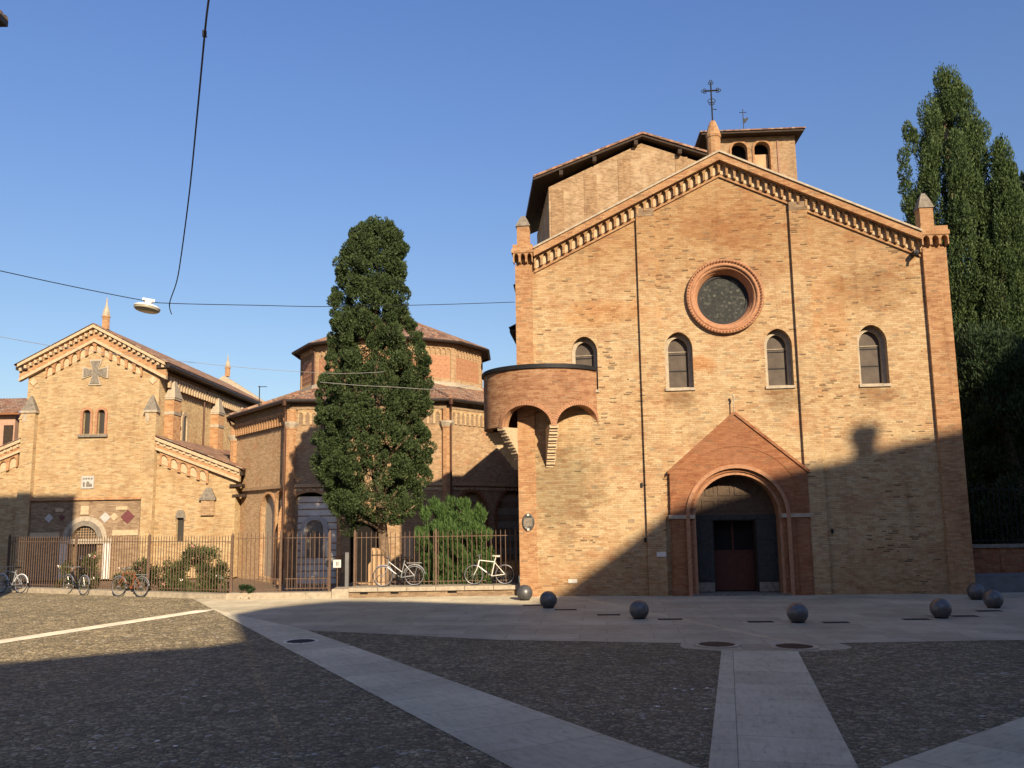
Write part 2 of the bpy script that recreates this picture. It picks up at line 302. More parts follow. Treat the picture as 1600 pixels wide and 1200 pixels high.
def mat_slab(name, base, su, sv, var=0.13):
    """large granite slabs; UV carries metres along/across the strip"""
    m, ns, ls, p = newmat(name)
    uv = ns.new('ShaderNodeUVMap').outputs[0]
    br = ns.new('ShaderNodeTexBrick'); br.offset = 0.37; br.squash = 1.0
    br.inputs['Scale'].default_value = 1.0; br.inputs['Brick Width'].default_value = su; br.inputs['Row Height'].default_value = sv
    br.inputs['Mortar Size'].default_value = 0.007; br.inputs['Mortar Smooth'].default_value = 0.1
    br.inputs[1].default_value = (*[c*(1-var) for c in base], 1); br.inputs[2].default_value = (*[c*(1+var) for c in base], 1)
    br.inputs[3].default_value = (*[c*0.45 for c in base], 1)
    ls.new(uv, br.inputs[0])
    n = noise(ns, ls, uv, 0.7, 6, 0.65); n2 = noise(ns, ls, uv, 3.5, 5, 0.7, (1, 3.2, 1)); gr = noise(ns, ls, uv, 60, 2, 0.7)
    c = mixc(ns, ls, 1.0, br.outputs[0], ramp(ns, ls, n, [(0.3, 0.76), (0.7, 1.12)]), 'MULTIPLY')
    c = mixc(ns, ls, 1.0, c, ramp(ns, ls, n2, [(0.28, 0.70), (0.5, 1.0), (0.75, 1.10)]), 'MULTIPLY')
    st = noise(ns, ls, uv, 0.45, 7, 0.72); c = mixc(ns, ls, mth(ns, ls, 'MULTIPLY', ramp(ns, ls, st, [(0.50, 0.0), (0.64, 1.0)]), 0.5), c, (0.72, 0.69, 0.64), 'MULTIPLY')
    sp_ = noise(ns, ls, uv, 5.5, 2, 0.5); c = mixc(ns, ls, mth(ns, ls, 'MULTIPLY', ramp(ns, ls, sp_, [(0.70, 0.0), (0.74, 1.0)]), 0.45), c, (0.45, 0.43, 0.40), 'MULTIPLY')
    c = mixc(ns, ls, 0.6, c, ramp(ns, ls, gr, [(0.3, 0.7), (0.7, 1.15)]), 'MULTIPLY')
    ls.new(c, p.inputs['Base Color']); p.inputs['Diffuse Roughness'].default_value = 0.9; p.inputs['Roughness'].default_value = 0.65; p.inputs['Specular IOR Level'].default_value = 0.3
    bump(ns, ls, gr, p, 0.12, 0.01)
    return m
M['slab'] = mat_slab('granite_paving', (0.40, 0.345, 0.245), 1.6, 0.75)
M['slab_path'] = mat_slab('granite_path_slabs', (0.52, 0.455, 0.325), 1.1, 60.0)
M['slab_pale'] = mat_slab('pale_stone_strip', (0.60, 0.52, 0.40), 0.6, 0.5)

def mat_leaf(name, dark, light, trans=0.25):
    m, ns, ls, p = newmat(name)
    g = ns.new('ShaderNodeNewGeometry')
    tc = ns.new('ShaderNodeTexCoord').outputs['Object']
    n = noise(ns, ls, tc, 0.9, 3, 0.6)
    f = mth(ns, ls, 'ADD', mth(ns, ls, 'MULTIPLY', g.outputs['Random Per Island'], 0.55), mth(ns, ls, 'MULTIPLY', n, 0.5))
    c = ramp(ns, ls, f, [(0.2, dark), (0.8, light)])
    ls.new(c, p.inputs['Base Color']); p.inputs['Roughness'].default_value = 0.6; p.inputs['Specular IOR Level'].default_value = 0.2
    tr = ns.new('ShaderNodeBsdfTranslucent'); ls.new(c, tr.inputs[0])
    mx = ns.new('ShaderNodeMixShader'); mx.inputs[0].default_value = trans
    ls.new(p.outputs[0], mx.inputs[1]); ls.new(tr.outputs[0], mx.inputs[2])
    ls.new(mx.outputs[0], ns['Material Output'].inputs[0])
    return m
M['cypress'] = mat_leaf('cypress_foliage', (0.026, 0.047, 0.019), (0.10, 0.135, 0.047))
M['conifer'] = mat_leaf('conifer_foliage', (0.026, 0.050, 0.019), (0.11, 0.155, 0.048))
M['holm'] = mat_leaf('dark_oak_foliage', (0.018, 0.032, 0.014), (0.05, 0.08, 0.03))
M['oleander'] = mat_leaf('oleander_foliage', (0.04, 0.065, 0.02), (0.13, 0.17, 0.055))
M['bush'] = mat_leaf('willow_leaf_foliage', (0.045, 0.09, 0.025), (0.12, 0.20, 0.055))

# ------------------------------------------------------------------ mesh builder
class MB:
    def __init__(s): s.v = []; s.f = []; s.uv = []
    def add(s, vs, fs, uvs=None):
        o = len(s.v); s.v += [tuple(p) for p in vs]
        for i, f in enumerate(fs):
            s.f.append([o+k for k in f]); s.uv.append(uvs[i] if uvs else None)
        return s
    def box(s, x0, x1, y0, y1, z0, z1, rot=0, piv=None):
        vs = [(x, y, z) for z in (z0, z1) for y in (y0, y1) for x in (x0, x1)]
        if rot:
            cx, cy = piv or ((x0+x1)/2, (y0+y1)/2); c, n = math.cos(rot), math.sin(rot)
            vs = [(cx+(x-cx)*c-(y-cy)*n, cy+(x-cx)*n+(y-cy)*c, z) for x, y, z in vs]
        return s.add(vs, [(0, 2, 3, 1), (4, 5, 7, 6), (0, 1, 5, 4), (2, 6, 7, 3), (0, 4, 6, 2), (1, 3, 7, 5)])
    def tube(s, pts, r, n=8, caps=True):
        pts = [Vector(p) for p in pts]; rings = []
        rs = r if isinstance(r, (list, tuple)) else [r]*len(pts)
        for i, p in enumerate(pts):
            t = (pts[min(i+1, len(pts)-1)]-pts[max(i-1, 0)]).normalized()
            a = t.cross(Vector((0, 0, 1)) if abs(t.z) < 0.95 else Vector((1, 0, 0))).normalized(); b = t.cross(a)
            rings.append([p+(a*math.cos(2*PI*k/n)+b*math.sin(2*PI*k/n))*rs[i] for k in range(n)])
        vs = [q for g in rings for q in g]; fs = []
        for i in range(len(pts)-1):
            for k in range(n): fs.append((i*n+k, i*n+(k+1) % n, (i+1)*n+(k+1) % n, (i+1)*n+k))
        if caps: fs += [tuple(range(n))[::-1], tuple((len(pts)-1)*n+k for k in range(n))]
        return s.add(vs, fs)
    def lathe(s, prof, n=24, c=(0, 0, 0), a0=0.0, a1=2*PI):
        full = abs(a1-a0-2*PI) < 1e-6; m = n if full else n+1
        vs = []; fs = []
        for r, z in prof:
            for k in range(m):
                a = a0+(a1-a0)*k/n; vs.append((c[0]+r*math.cos(a), c[1]+r*math.sin(a), c[2]+z))
        for i in range(len(prof)-1):
            for k in range(n):
                k2 = (k+1) % m
                fs.append((i*m+k, i*m+k2, (i+1)*m+k2, (i+1)*m+k))
        return s.add(vs, fs)
    def plate(s, outline, holes, y0, y1):
        """solid slab in the x-z plane between y0 (front) and y1 (back), with holes"""
        polys = [outline]+list(holes)
        pts = []; edges = []; 
        for pl in polys:
            o = len(pts); pts += [Vector(q) for q in pl]; edges += [(o+i, o+(i+1) % len(pl)) for i in range(len(pl))]
        vo, eo, fo, *_ = delaunay_2d_cdt(pts, edges, [], 0, 1e-5)
        def inside(pl, x, y):
            c = False; j = len(pl)-1
            for i in range(len(pl)):
                xi, yi = pl[i]; xj, yj = pl[j]
                if (yi > y) != (yj > y) and x < (xj-xi)*(y-yi)/(yj-yi)+xi: c = not c
                j = i
            return c
        fr = []
        for f in fo:
            cx = sum(vo[i][0] for i in f)/len(f); cy = sum(vo[i][1] for i in f)/len(f)
            if inside(outline, cx, cy) and not any(inside(h, cx, cy) for h in holes): fr.append(f)
        n = len(vo)
        vs = [(v[0], y0, v[1]) for v in vo]+[(v[0], y1, v[1]) for v in vo]
        s.add(vs, [tuple(f) for f in fr]+[tuple(n+i for i in reversed(f)) for f in fr])
        for k, pl in enumerate(polys):
            m = len(pl)
            area = sum(pl[i][0]*pl[(i+1) % m][1]-pl[(i+1) % m][0]*pl[i][1] for i in range(m))
            vs = [(x, y0, z) for x, z in pl]+[(x, y1, z) for x, z in pl]
            fs = []
            for i in range(m):
                j = (i+1) % m
                q = (i, m+i, m+j, j)
                if (area > 0) == (k > 0): q = q[::-1]
                fs.append(q)
            s.add(vs, fs)
        return s
    def prism(s, poly, z0, z1):
        n = len(poly); area = sum(poly[i][0]*poly[(i+1) % n][1]-poly[(i+1) % n][0]*poly[i][1] for i in range(n))
        if area < 0: poly = poly[::-1]
        vs = [(x, y, z0) for x, y in poly]+[(x, y, z1) for x, y in poly]
        fs = [tuple(range(n))[::-1], tuple(range(n, 2*n))]+[(i, (i+1) % n, n+(i+1) % n, n+i) for i in range(n)]
        return s.add(vs, fs)
    def pyramid(s, x0, x1, y0, y1, z0, z1, top=0.0):
        cx, cy = (x0+x1)/2, (y0+y1)/2; hx, hy = (x1-x0)/2*top, (y1-y0)/2*top
        vs = [(x0, y0, z0), (x1, y0, z0), (x1, y1, z0), (x0, y1, z0), (cx-hx, cy-hy, z1), (cx+hx, cy-hy, z1), (cx+hx, cy+hy, z1), (cx-hx, cy+hy, z1)]
        return s.add(vs, [(3, 2, 1, 0), (4, 5, 6, 7), (0, 1, 5, 4), (1, 2, 6, 5), (2, 3, 7, 6), (3, 0, 4, 7)])
    def xf(s, mat):
        s.v = [tuple(mat @ Vector(p)) for p in s.v]; return s
    def build(s, name, mat, parent=None, smooth=False):
        me = bpy.data.meshes.new(name); me.from_pydata(s.v, [], s.f); me.update()
        ul = me.uv_layers.new(name='UVMap')
        for i, pl in enumerate(me.polygons):
            if s.uv[i]:
                for k, li in enumerate(pl.loop_indices): ul.data[li].uv = s.uv[i][k]
                continue
            n = pl.normal
            if abs(n.z) > 0.95:
                for li in pl.loop_indices:
                    q = me.vertices[me.loops[li].vertex_index].co; ul.data[li].uv = (q.x, q.y)
            else:
                t = Vector((-n.y, n.x, 0)).normalized(); up = n.cross(t)
                for li in pl.loop_indices:
                    q = me.vertices[me.loops[li].vertex_index].co; ul.data[li].uv = (q.dot(t), q.z if abs(n.z) < 0.1 else q.dot(up))
        if smooth:
            for pl in me.polygons: pl.use_smooth = True
        me.materials.append(mat)
        o = bpy.data.objects.new(name, me); C.objects.link(o)
        if parent: o.parent = parent
        return o

def tag(o, label=None, cat=None, group=None, kind=None):
    if label: o['label'] = label
    if cat: o['category'] = cat
    if group: o['group'] = group
    if kind: o['kind'] = kind
    return o
def empty(name, loc, rz=0, **kw):
    o = bpy.data.objects.new(name, None); C.objects.link(o); o.location = loc; o.rotation_euler = (0, 0, rz)
    o.empty_display_size = 0.3
    return tag(o, **kw)
def copy_tree(o, parent=None):
    c = o.copy(); C.objects.link(c)
    if parent: c.parent = parent
    for ch in list(o.children): copy_tree(ch, c)
    return c
def arc(cx, cz, r, a0, a1, n=16, rz=None):
    rz = rz or r
    return [(cx+r*math.cos(a0+(a1-a0)*i/n), cz+rz*math.sin(a0+(a1-a0)*i/n)) for i in range(n+1)]
def arched(cx, wdt, z0, z1, point=0.0, n=18):
    """outline of a round or slightly pointed arched opening (counter-clockwise from lower left)"""
    r = wdt/2; rise = r*(1+point); zs = z1-rise
    top = []
    for i in range(n+1):
        a = PI*i/n; x = math.cos(a); z = math.sin(a)
        if point: z = z*(1-point*0.0)+point*0.28*(1-abs(x))
        top.append((cx+r*x, zs+rise*z/(1+point*0.28)))
    return [(cx-r, z0), (cx+r, z0)]+top
def ring(cx, cz, r0, r1, n=40):
    return arc(cx, cz, r1, 0, 2*PI*(n-1)/n, n-1), arc(cx, cz, r0, 0, 2*PI*(n-1)/n, n-1)

def frieze(u0, z0, u1, z1, n, band=0.2, leg=0.26, wall=0.28, arch_rise=0.55):
    """corbel-table outline: a band along a (sloping) line with n little arches hanging under it"""
    du = (u1-u0)/n; top = [(u0, z0+band), (u1, z1+band)]
    low = []
    for i in range(n):
        for (fx, fz) in [(0.0, -leg), (wall/2, -leg), (wall/2, -leg*(1-arch_rise)*0.9)] + \
            [(0.5-(1-wall)/2*math.cos(PI*k/8), -leg*0.5*(1-math.sin(PI*k/8))*0.9) for k in range(1, 8)] + [(1-wall/2, -leg*(1-arch_rise)*0.9), (1-wall/2, -leg)]:
            u = u0+(i+fx)*du; low.append((u, z0+(z1-z0)*(u-u0)/(u1-u0)+fz))
    low.append((u1, z1-leg))
    return low+top[::-1]
def rake(u0, z0, u1, z1, lo, hi):
    return [(u0, z0+lo), (u1, z1+lo), (u1, z1+hi), (u0, z0+hi)]

def tile_face(mb, p0, p1, q0, q1, pitch=0.2, amp=0.045):
    """corrugated tiled roof face; p0->p1 along the eave, q0, q1 the upper corners"""
    p0, p1, q0, q1 = map(Vector, (p0, p1, q0, q1))
    ax = (p1-p0); W = ax.length; ax.normalize()
    nrm = ax.cross((q0+q1)/2-(p0+p1)/2).normalized(); up = nrm.cross(ax)
    T = (q0-p0).dot(up); a = (q0-p0).dot(ax); b = (p1-q1).dot(ax)
    ncol = max(2, int(W/pitch)); k = 4
    cols = []
    for i in range(ncol*k+1):
        s_ = W*i/(ncol*k)
        t0 = 0.0; t1 = T
        if a > 1e-4: t1 = min(t1, s_*T/a)
        if b > 1e-4: t1 = min(t1, (W-s_)*T/b)
        if a < -1e-4 and s_ < 0: pass
        h = amp*abs(math.sin(PI*(i/k)))**0.7
        cols.append((s_, t0, t1, h))
    base = len(mb.v); vs = []; fs = []; uvs = []
    for s_, t0, t1, h in cols:
        vs.append(p0+ax*s_+up*t0+nrm*h); vs.append(p0+ax*s_+up*t1+nrm*h)
    for i in range(len(cols)-1):
        fs.append((2*i, 2*i+2, 2*i+3, 2*i+1))
        uvs.append([(cols[i][0], 0), (cols[i+1][0], 0), (cols[i+1][0], cols[i+1][2]), (cols[i][0], cols[i][2])])
    mb.add(vs, fs, uvs)
    # tile mouths along the eave
    vs = []; fs = []
    for s_, t0, t1, h in cols:
        vs.append(p0+ax*s_+nrm*h); vs.append(p0+ax*s_-nrm*0.05)
    for i in range(len(cols)-1): fs.append((2*i, 2*i+1, 2*i+3, 2*i+2))
    mb.add(vs, fs)
    return mb

# ================================================================== GROUND
def sheet(name, poly, z, mat, uvdir=(1, 0), kind='structure', label=None, cat=None):
    me = bpy.data.meshes.new(name)
    area = sum(poly[i][0]*poly[(i+1) % len(poly)][1]-poly[(i+1) % len(poly)][0]*poly[i][1] for i in range(len(poly)))
    if area < 0: poly = poly[::-1]
    me.from_pydata([(x, y, z) for x, y in poly], [], [tuple(range(len(poly)))]); me.update()
    d = Vector(uvdir).normalized(); n = Vector((-d.y, d.x)); ul = me.uv_layers.new(name='UVMap')
    for li in me.polygons[0].loop_indices:
        q = Vector(me.vertices[me.loops[li].vertex_index].co[:2]); ul.data[li].uv = (q.dot(d), q.dot(n))
    me.materials.append(mat); o = bpy.data.objects.new(name, me); C.objects.link(o); o['kind'] = kind
    return o
def ground_sheet(outer, hole):
    pts = [Vector(q) for q in outer+hole]; n = len(outer); m = len(hole)
    edges = [(i, (i+1) % n) for i in range(n)]+[(n+i, n+(i+1) % m) for i in range(m)]
    vo, eo, fo, *_ = delaunay_2d_cdt(pts, edges, [], 0, 1e-5)
    hx = [q[0] for q in hole]; fs = []
    def inside(x, y):
        c = False; j = m-1
        for i in range(m):
            (xi, yi), (xj, yj) = hole[i], hole[j]
            if (yi > y) != (yj > y) and x < (xj-xi)*(y-yi)/(yj-yi)+xi: c = not c
            j = i
        return c
    for f in fo:
        if not inside(sum(vo[i].x for i in f)/len(f), sum(vo[i].y for i in f)/len(f)): fs.append(tuple(f))
    me = bpy.data.meshes.new('ground'); me.from_pydata([(v.x, v.y, 0) for v in vo], [], fs); me.update(); me.uv_layers.new(name='UVMap')
    me.materials.append(M['cobble']); o = bpy.data.objects.new('ground', me); C.objects.link(o); o['kind'] = 'structure'
PIT = [(-36, 42.2), (-19.5, 34.6), (-9.4, 29.95), (-5.95, 29.82), (0.2, 29.95), (0.2, 70), (-36, 70)]
ground_sheet([(-300, -300), (300, -300), (300, 600), (-300, 600)], PIT)
pad = [(3.37, 18.61)]+[(3.6+0.35*math.cos(a), 18.1+0.0+0.35*math.sin(a)) for a in (PI*0.9, PI*1.15, PI*1.4)]+[(3.95, 17.5), (5.35, 17.3)]+[(6.15+0.4*math.cos(a), 17.85+0.4*math.sin(a)) for a in (-PI*0.4, -PI*0.15, PI*0.1)]+[(6.45, 18.3)]
sheet('pavement', [(-8.95, 26.75), (-4.93, 21.52), (-0.36, 19.45)]+pad+[(10.2, 18.34), (14.5, 19.6), (20, 23), (26, 28), (26, 30.5), (0.21, 30.5), (0.21, 29.7), (-5.5, 29.7), (-9.7, 29.7), (-10.6, 29.9)], 0.004, M['slab'], (1, -0.1))
sheet('diagonal_path', [(-8.95, 26.75), (-4.93, 21.52), (1.89, 9.81), (6.9, 1.2), (4.6, 1.2), (-0.06, 9.9)], 0.008, M['slab_path'], (0.5, -0.86))
sheet('central_path', [(3.93, 17.5), (5.33, 17.3), (3.55, 9.72), (2.1, 3.4), (0.5, 3.4), (2.01, 9.81)], 0.012, M['slab_path'], (-0.23, -0.97))
sheet('right_path', [(3.81, 9.71), (6.46, 11.79), (18, 20.9), (19.6, 19.5), (7.6, 9.5), (2.9, 5.4), (2.2, 8.0)], 0.016, M['slab_path'], (0.78, 0.62))
sheet('pale_strip', [(-8.75, 26.7), (-8.85, 26.0), (-11.35, 20.0), (-13.2, 15.6), (-13.7, 15.8), (-11.85, 20.2), (-9.3, 26.3)], 0.006, M['slab_pale'], (0.38, 0.92))
sheet('garden_bed', PIT, -0.75, M['earth'])
sheet('garden_bed', [(14.3, 29.2), (60, 29.2), (60, 90), (14.3, 90)], 0.02, M['earth'])

# ================================================================== BRICK CHURCH (right)
FO = atZ(815, 932); CH_YAW = -0.1
def onch0(px, py):              # pixel -> (along, height) on the church front
    x = Vector((math.cos(CH_YAW), math.sin(CH_YAW), 0)); y = Vector((-x.y, x.x, 0)); d = ray(px, py); o = Vector((0, 0, EYE))
    q = o+d*((FO-o).dot(y)/d.dot(y)); return (q-FO).dot(x), q.z
church = empty('brick_church', (FO.x, FO.y, 0), CH_YAW, label='large gabled brick church front with round window and arched portal, sunlit above and shaded below', cat='church')
CU = 6.88; PCX = 6.92
def fz(u): return 14.52-0.486*abs(u-CU)            # top of the raking cornice
lanc = [(2.22, 0.86, 6.62, 8.44), (5.31, 0.90, 6.60, 8.48), (8.50, 0.88, 6.58, 8.48), (11.45, 0.92, 6.55, 8.50)]
holes = [arched(u, wd, z0, z1, 0.25) for u, wd, z0, z1 in lanc]
holes.append(ring(6.87, 9.60, 0.1, 1.22, 48)[0])
holes.append([(PCX-1.5, 0.02), (PCX+1.5, 0.02)]+arc(PCX, 2.47, 1.5, 0, PI, 28))
wall = MB().plate([(0, 0), (13.9, 0), (13.9, 11.1), (13.3, fz(13.3)-0.15), (CU, fz(CU)-0.15), (0.55, fz(0.55)-0.15), (0, 11.1)], holes, 0, 0.55)
wall.build('facade_wall', M['facade'], church)
for x0, x1, top in ((4.07, 4.66, 12.45), (9.08, 9.66, 12.42)):
    MB().box(x0, x1, -0.13, 0.05, 0, top).build('pilaster', M['facade'], church)
    MB().box(x0-0.0, x1+0.0, -0.145, 0.05, top, top+0.28).build('pilaster_cap', M['drab_brick'], church)
for x0, x1 in ((-0.03, 0.53), (13.2, 13.93)):
    MB().box(x0, x1, -0.14, 0.02, 0, 10.95).build('corner_pilaster', M['facade_orange'], church)
    cp = MB().plate(frieze(x0-0.05, 11.3, x1+0.05, 11.3, 3, 0.0+0.02, 0.3), [], -0.30, 0.0)
    cp.box(x0-0.10, x1+0.08, -0.33, 0.9, 11.32, 11.46); cp.box(x0-0.06, x1+0.05, -0.28, 0.9, 11.46, 11.62)
    cp.build('capital_cornice', M['facade_orange'], church)
# blocked older openings: gently raised panels of different brick, as in the wall
side = MB().box(0.0, 0.6, 0.55, 24, 0, 8.9); side.box(13.3, 13.9, 0.55, 24, 0, 8.9); side.box(0.6, 13.3, 23.4, 24, 0, 8.9)
side.box(3.0, 3.5, 0.55, 24, 8, 11.3); side.box(10.4, 10.9, 0.55, 24, 8, 11.3)
side.build('nave_wall', M['drab_brick'], church)
rf = MB()
tile_face(rf, (-0.35, 24.5, 8.95), (-0.35, 0.6, 8.95), (3.0, 24.5, 10.5), (3.0, 0.6, 10.5))
tile_face(rf, (14.25, 0.6, 8.95), (14.25, 24.5, 8.95), (10.9, 0.6, 10.5), (10.9, 24.5, 10.5))
tile_face(rf, (2.6, 24.5, 11.2), (2.6, 0.6, 11.2), (CU+0.07, 24.5, 13.2), (CU+0.07, 0.6, 13.2))
tile_face(rf, (11.3, 0.6, 11.2), (11.3, 24.5, 11.2), (CU+0.07, 0.6, 13.2), (CU+0.07, 24.5, 13.2))
rf.build('roof', M['tiles'], church)
MB().box(-0.32, 0.0, 0.6, 24.3, 8.78, 8.9).box(13.9, 14.22, 0.6, 24.3, 8.78, 8.9).box(2.65, 3.0, 0.6, 24.3, 11.0, 11.15).box(10.9, 11.25, 0.6, 24.3, 11.0, 11.15).build('eaves', M['wood_dark'], church)
MB().plate([(-0.17, 10.45), (0.1, 10.6), (0.1, 9.9), (-0.04, 9.9)], [], 0.56, 1.5).build('side_bracket', M['wood_dark'], church)
# raking cornice: coping, brick band, corbel table, thin fillet
A = ((0.62, fz(0.62)), (CU, fz(CU)), (13.15, fz(13.15)))
for (ua, za), (ub, zb) in ((A[0], A[1]), (A[1], A[2])):
    MB().plate(rake(ua, za, ub, zb, -0.05, 0.015), [], -0.40, 0.7).build('coping', M['stone'], church)
    MB().plate(rake(ua, za, ub, zb, -0.30, -0.05), [], -0.34, 0.0).build('cornice_band', M['facade_orange'], church)
    MB().plate(frieze(ua, za-0.32, ub, zb-0.32, 25, 0.02, 0.36, 0.30), [], -0.17, 0.0).build('corbel_table', M['facade'], church)
    MB().plate(rake(ua, za, ub, zb, -0.66, -0.30), [], -0.02, 0.0).build('arch_infill', M['infill'], church)
    MB().plate(rake(ua, za, ub, zb, -0.80, -0.735), [], -0.07, 0.0).build('fillet', M['facade_orange'], church)
# little tile ends poking over the coping
rt = random.Random(3)
# pinnacles
for x0, x1, z0, z1, z2 in ((0.05, 0.47, 11.62, 12.30, 12.70), (13.2, 13.62, 11.62, 12.28, 12.82)):
    p = MB().box(x0, x1, -0.15, 0.27, z0, z1).build('pinnacle', M['facade_orange'], church)
    c_ = MB().pyramid(x0-0.04, x1+0.04, -0.19, 0.31, z1, z1+(z2-z1)*0.55, 0.62)
    c_.pyramid(x0+0.05, x1-0.05, -0.1, 0.22, z1+(z2-z1)*0.55, z2, 0.35); c_.build('cap', M['stone_grey'], p)
pin = MB().lathe([(0.23, 14.4), (0.23, 15.2), (0.25, 15.2), (0.26, 15.28), (0.16, 15.62), (0.09, 15.8), (0.0, 15.82)], 12, (6.80, 0.2, 0)).build('pinnacle', M['facade_orange'], church)
cr = MB(); X0 = 6.80
cr.tube([(X0, 0.2, 15.8), (X0, 0.2, 17.2)], 0.028, 6); cr.tube([(X0-0.24, 0.2, 16.92), (X0+0.24, 0.2, 16.92)], 0.028, 6)
for ex, ez in ((-0.24, 16.92), (0.24, 16.92), (0, 17.22)):
    for k in range(3):
        a = k*2*PI/3+(PI/2 if ex == 0 else (PI if ex < 0 else 0))
        cr.tube([(X0+ex+0.045*math.cos(a)+0.045*math.cos(t), 0.2, ez+0.045*math.sin(a)+0.045*math.sin(t)) for t in np.linspace(0, 2*PI, 9)], 0.014, 5)
for zc, rr in ((16.55, 0.13), (16.45, 0.09)):
    cr.tube([(X0+rr*math.cos(t), 0.2, zc+rr*0.6*math.sin(t)) for t in np.linspace(0, 2*PI, 15)], 0.014, 5)
cr.tube([(X0, 0.2, 16.25), (X0+0.16, 0.2, 16.22)], 0.014, 5)
cr.build('iron_cross', M['iron_dark'], pin)
# lancet windows
for k, (u, wd, z0, z1) in enumerate(lanc):
    fr = MB().plate(arched(u, wd-0.01, z0, z1-0.004, 0.25), [arched(u, wd-0.25, z0+0.07, z1-0.15, 0.25)], 0.26, 0.48)
    wn = fr.build('window_frame', M['stone'], church)
    MB().plate(arched(u, wd-0.24, z0+0.07, z1-0.13, 0.25), [], 0.40, 0.45).build('pane', M['pane'], wn)
    for q in (0.33, 0.62): MB().box(u-wd/2+0.12, u+wd/2-0.12, 0.375, 0.40, z0+(z1-z0)*q, z0+(z1-z0)*q+0.03).build('glazing_bar', M['iron_dark'], wn)
    MB().box(u-wd/2+0.12, u+wd/2-0.12, 0.37, 0.40, z0+(z1-z0)*0.67, z0+(z1-z0)*0.67+0.02).build('tie_bar', M['stone'], wn)
    MB().box(u-wd/2-0.03, u+wd/2+0.03, -0.06, 0.34, z0-0.07, z0+0.02).build('sill', M['stone'], wn)
# rose window
RX, RZ = 6.87, 9.60
rose = MB().lathe([(1.22, 0.35), (1.22, -0.10), (1.26, -0.13), (1.22, -0.17), (1.17, -0.15), (1.15, -0.07), (1.12, -0.12), (1.07, -0.14), (1.03, -0.10), (1.02, -0.02), (0.99, -0.04), (0.96, -0.02), (0.95, 0.10), (0.92, 0.11), (0.90, 0.22), (0.87, 0.24), (0.84, 0.36), (0.84, 0.44)], 64)
rose.xf(Matrix.Translation((RX, 0, RZ)) @ Matrix.Rotation(-PI/2, 4, 'X'))
rw = rose.build('rose_window', M['terracotta_pale'], church, True)
bd = MB()
for k in range(72):
    a = 2*PI*k/72; bd.box(RX+1.19*math.cos(a)-0.022, RX+1.19*math.cos(a)+0.022, -0.185, -0.10, RZ+1.19*math.sin(a)-0.022, RZ+1.19*math.sin(a)+0.022)
bd.build('dentil_ring', M['terracotta'], rw)
MB().plate(ring(RX, RZ, 0, 0.86, 48)[0], [], 0.40, 0.45).build('leaded_pane', M['leaded'], rw)
MB().plate(*[ring(RX, RZ, 0.76, 0.845, 48)[0], [ring(RX, RZ, 0.76, 0.845, 48)[1]]], 0.35, 0.405).build('iron_rim', M['iron_dark'], rw)
# portal
def band_arch(cx, r0, r1, z0, zs, n=28):
    return [(cx+r1, z0)]+arc(cx, zs, r1, 0, PI, n)+[(cx-r1, z0), (cx-r0, z0)]+arc(cx, zs, r0, PI, 0, n)+[(cx+r0, z0)]
def flush(poly):
    out = [poly[0]]
    for q in poly[1:]:
        if (abs(q[0]-out[-1][0])+abs(q[1]-out[-1][1])) > 1e-4: out.append(q)
    return out
ps = [(4.80, 0), (PCX-1.5, 0)]+arc(PCX, 2.47, 1.5, PI, 0, 28)+[(PCX+1.5, 0), (9.14, 0), (9.14, 3.86), (6.97, 5.72), (4.84, 3.9)]
portal = MB().plate(flush(ps), [], -0.16, 0.0).build('portal_surround', M['terracotta'], church)
MB().plate(rake(4.78, 3.86, 6.97, 5.74, -0.05, 0.06), [], -0.21, 0.0).plate(rake(6.97, 5.74, 9.2, 3.82, -0.05, 0.06), [], -0.21, 0.0).build('gable_moulding', M['terracotta'], portal)
MB().plate(flush(band_arch(PCX, 1.5, 1.62, 0, 2.47)), [], -0.23, -0.10).build('outer_moulding', M['terracotta_pale'], portal)
MB().plate(flush(band_arch(PCX, 1.30, 1.505, 0, 2.47)), [], -0.04, 0.80).build('inner_order', M['terracotta_pale'], portal)
MB().plate(flush(band_arch(PCX, 1.40, 1.50, 0, 2.47)), [], -0.10, 0.0).build('roll_moulding', M['terracotta'], portal)
MB().plate(flush(arc(PCX, 2.6, 2.12, PI*0.96, PI*0.04, 24)+arc(PCX, 2.6, 2.06, PI*0.04, PI*0.96, 24)), [], -0.175, -0.1).build('relief_arch', M['terracotta'], portal)
sp = MB().box(4.76, 5.58, -0.22, 0.1, 2.40, 2.52); sp.box(8.26, 9.2, -0.22, 0.1, 2.40, 2.52); sp.build('impost', M['stone'], portal)
for xa_ in (4.86, 8.72): MB().box(xa_, xa_+0.36, -0.19, -0.1, 0.02, 2.38).build('jamb_panel', M['terracotta'], portal)
MB().box(PCX-1.5, PCX+1.5, -0.3, 0.8, 0.0, 0.05).build('threshold', M['stone_grey'], portal)
dr = MB().plate([(PCX-1.3, 0.05), (PCX-0.68, 0.05), (PCX-0.68, 2.3), (PCX+0.62, 2.3), (PCX+0.62, 0.05), (PCX+1.3, 0.05)]+arc(PCX, 2.47, 1.3, 0, PI, 24), [], 0.62, 0.78)
door = dr.build('tympanum_panel', M['door_brown'], church)
pm = MB()
for zz, hh in ((2.62, 0.38), (3.12, 0.42)):
    for k in range(4):
        x0 = PCX-1.02+k*0.53
        if zz > 3 and k in (0, 3): x0 += 0.12 if k == 0 else -0.12; wdt = 0.33
        else: wdt = 0.44
        pm.plate([(x0, zz), (x0+wdt, zz), (x0+wdt, zz+hh), (x0, zz+hh)], [[(x0+0.06, zz+0.06), (x0+wdt-0.06, zz+0.06), (x0+wdt-0.06, zz+hh-0.06), (x0+0.06, zz+hh-0.06)]], 0.595, 0.63)
pm.build('panel_moulding', M['door_brown'], door)
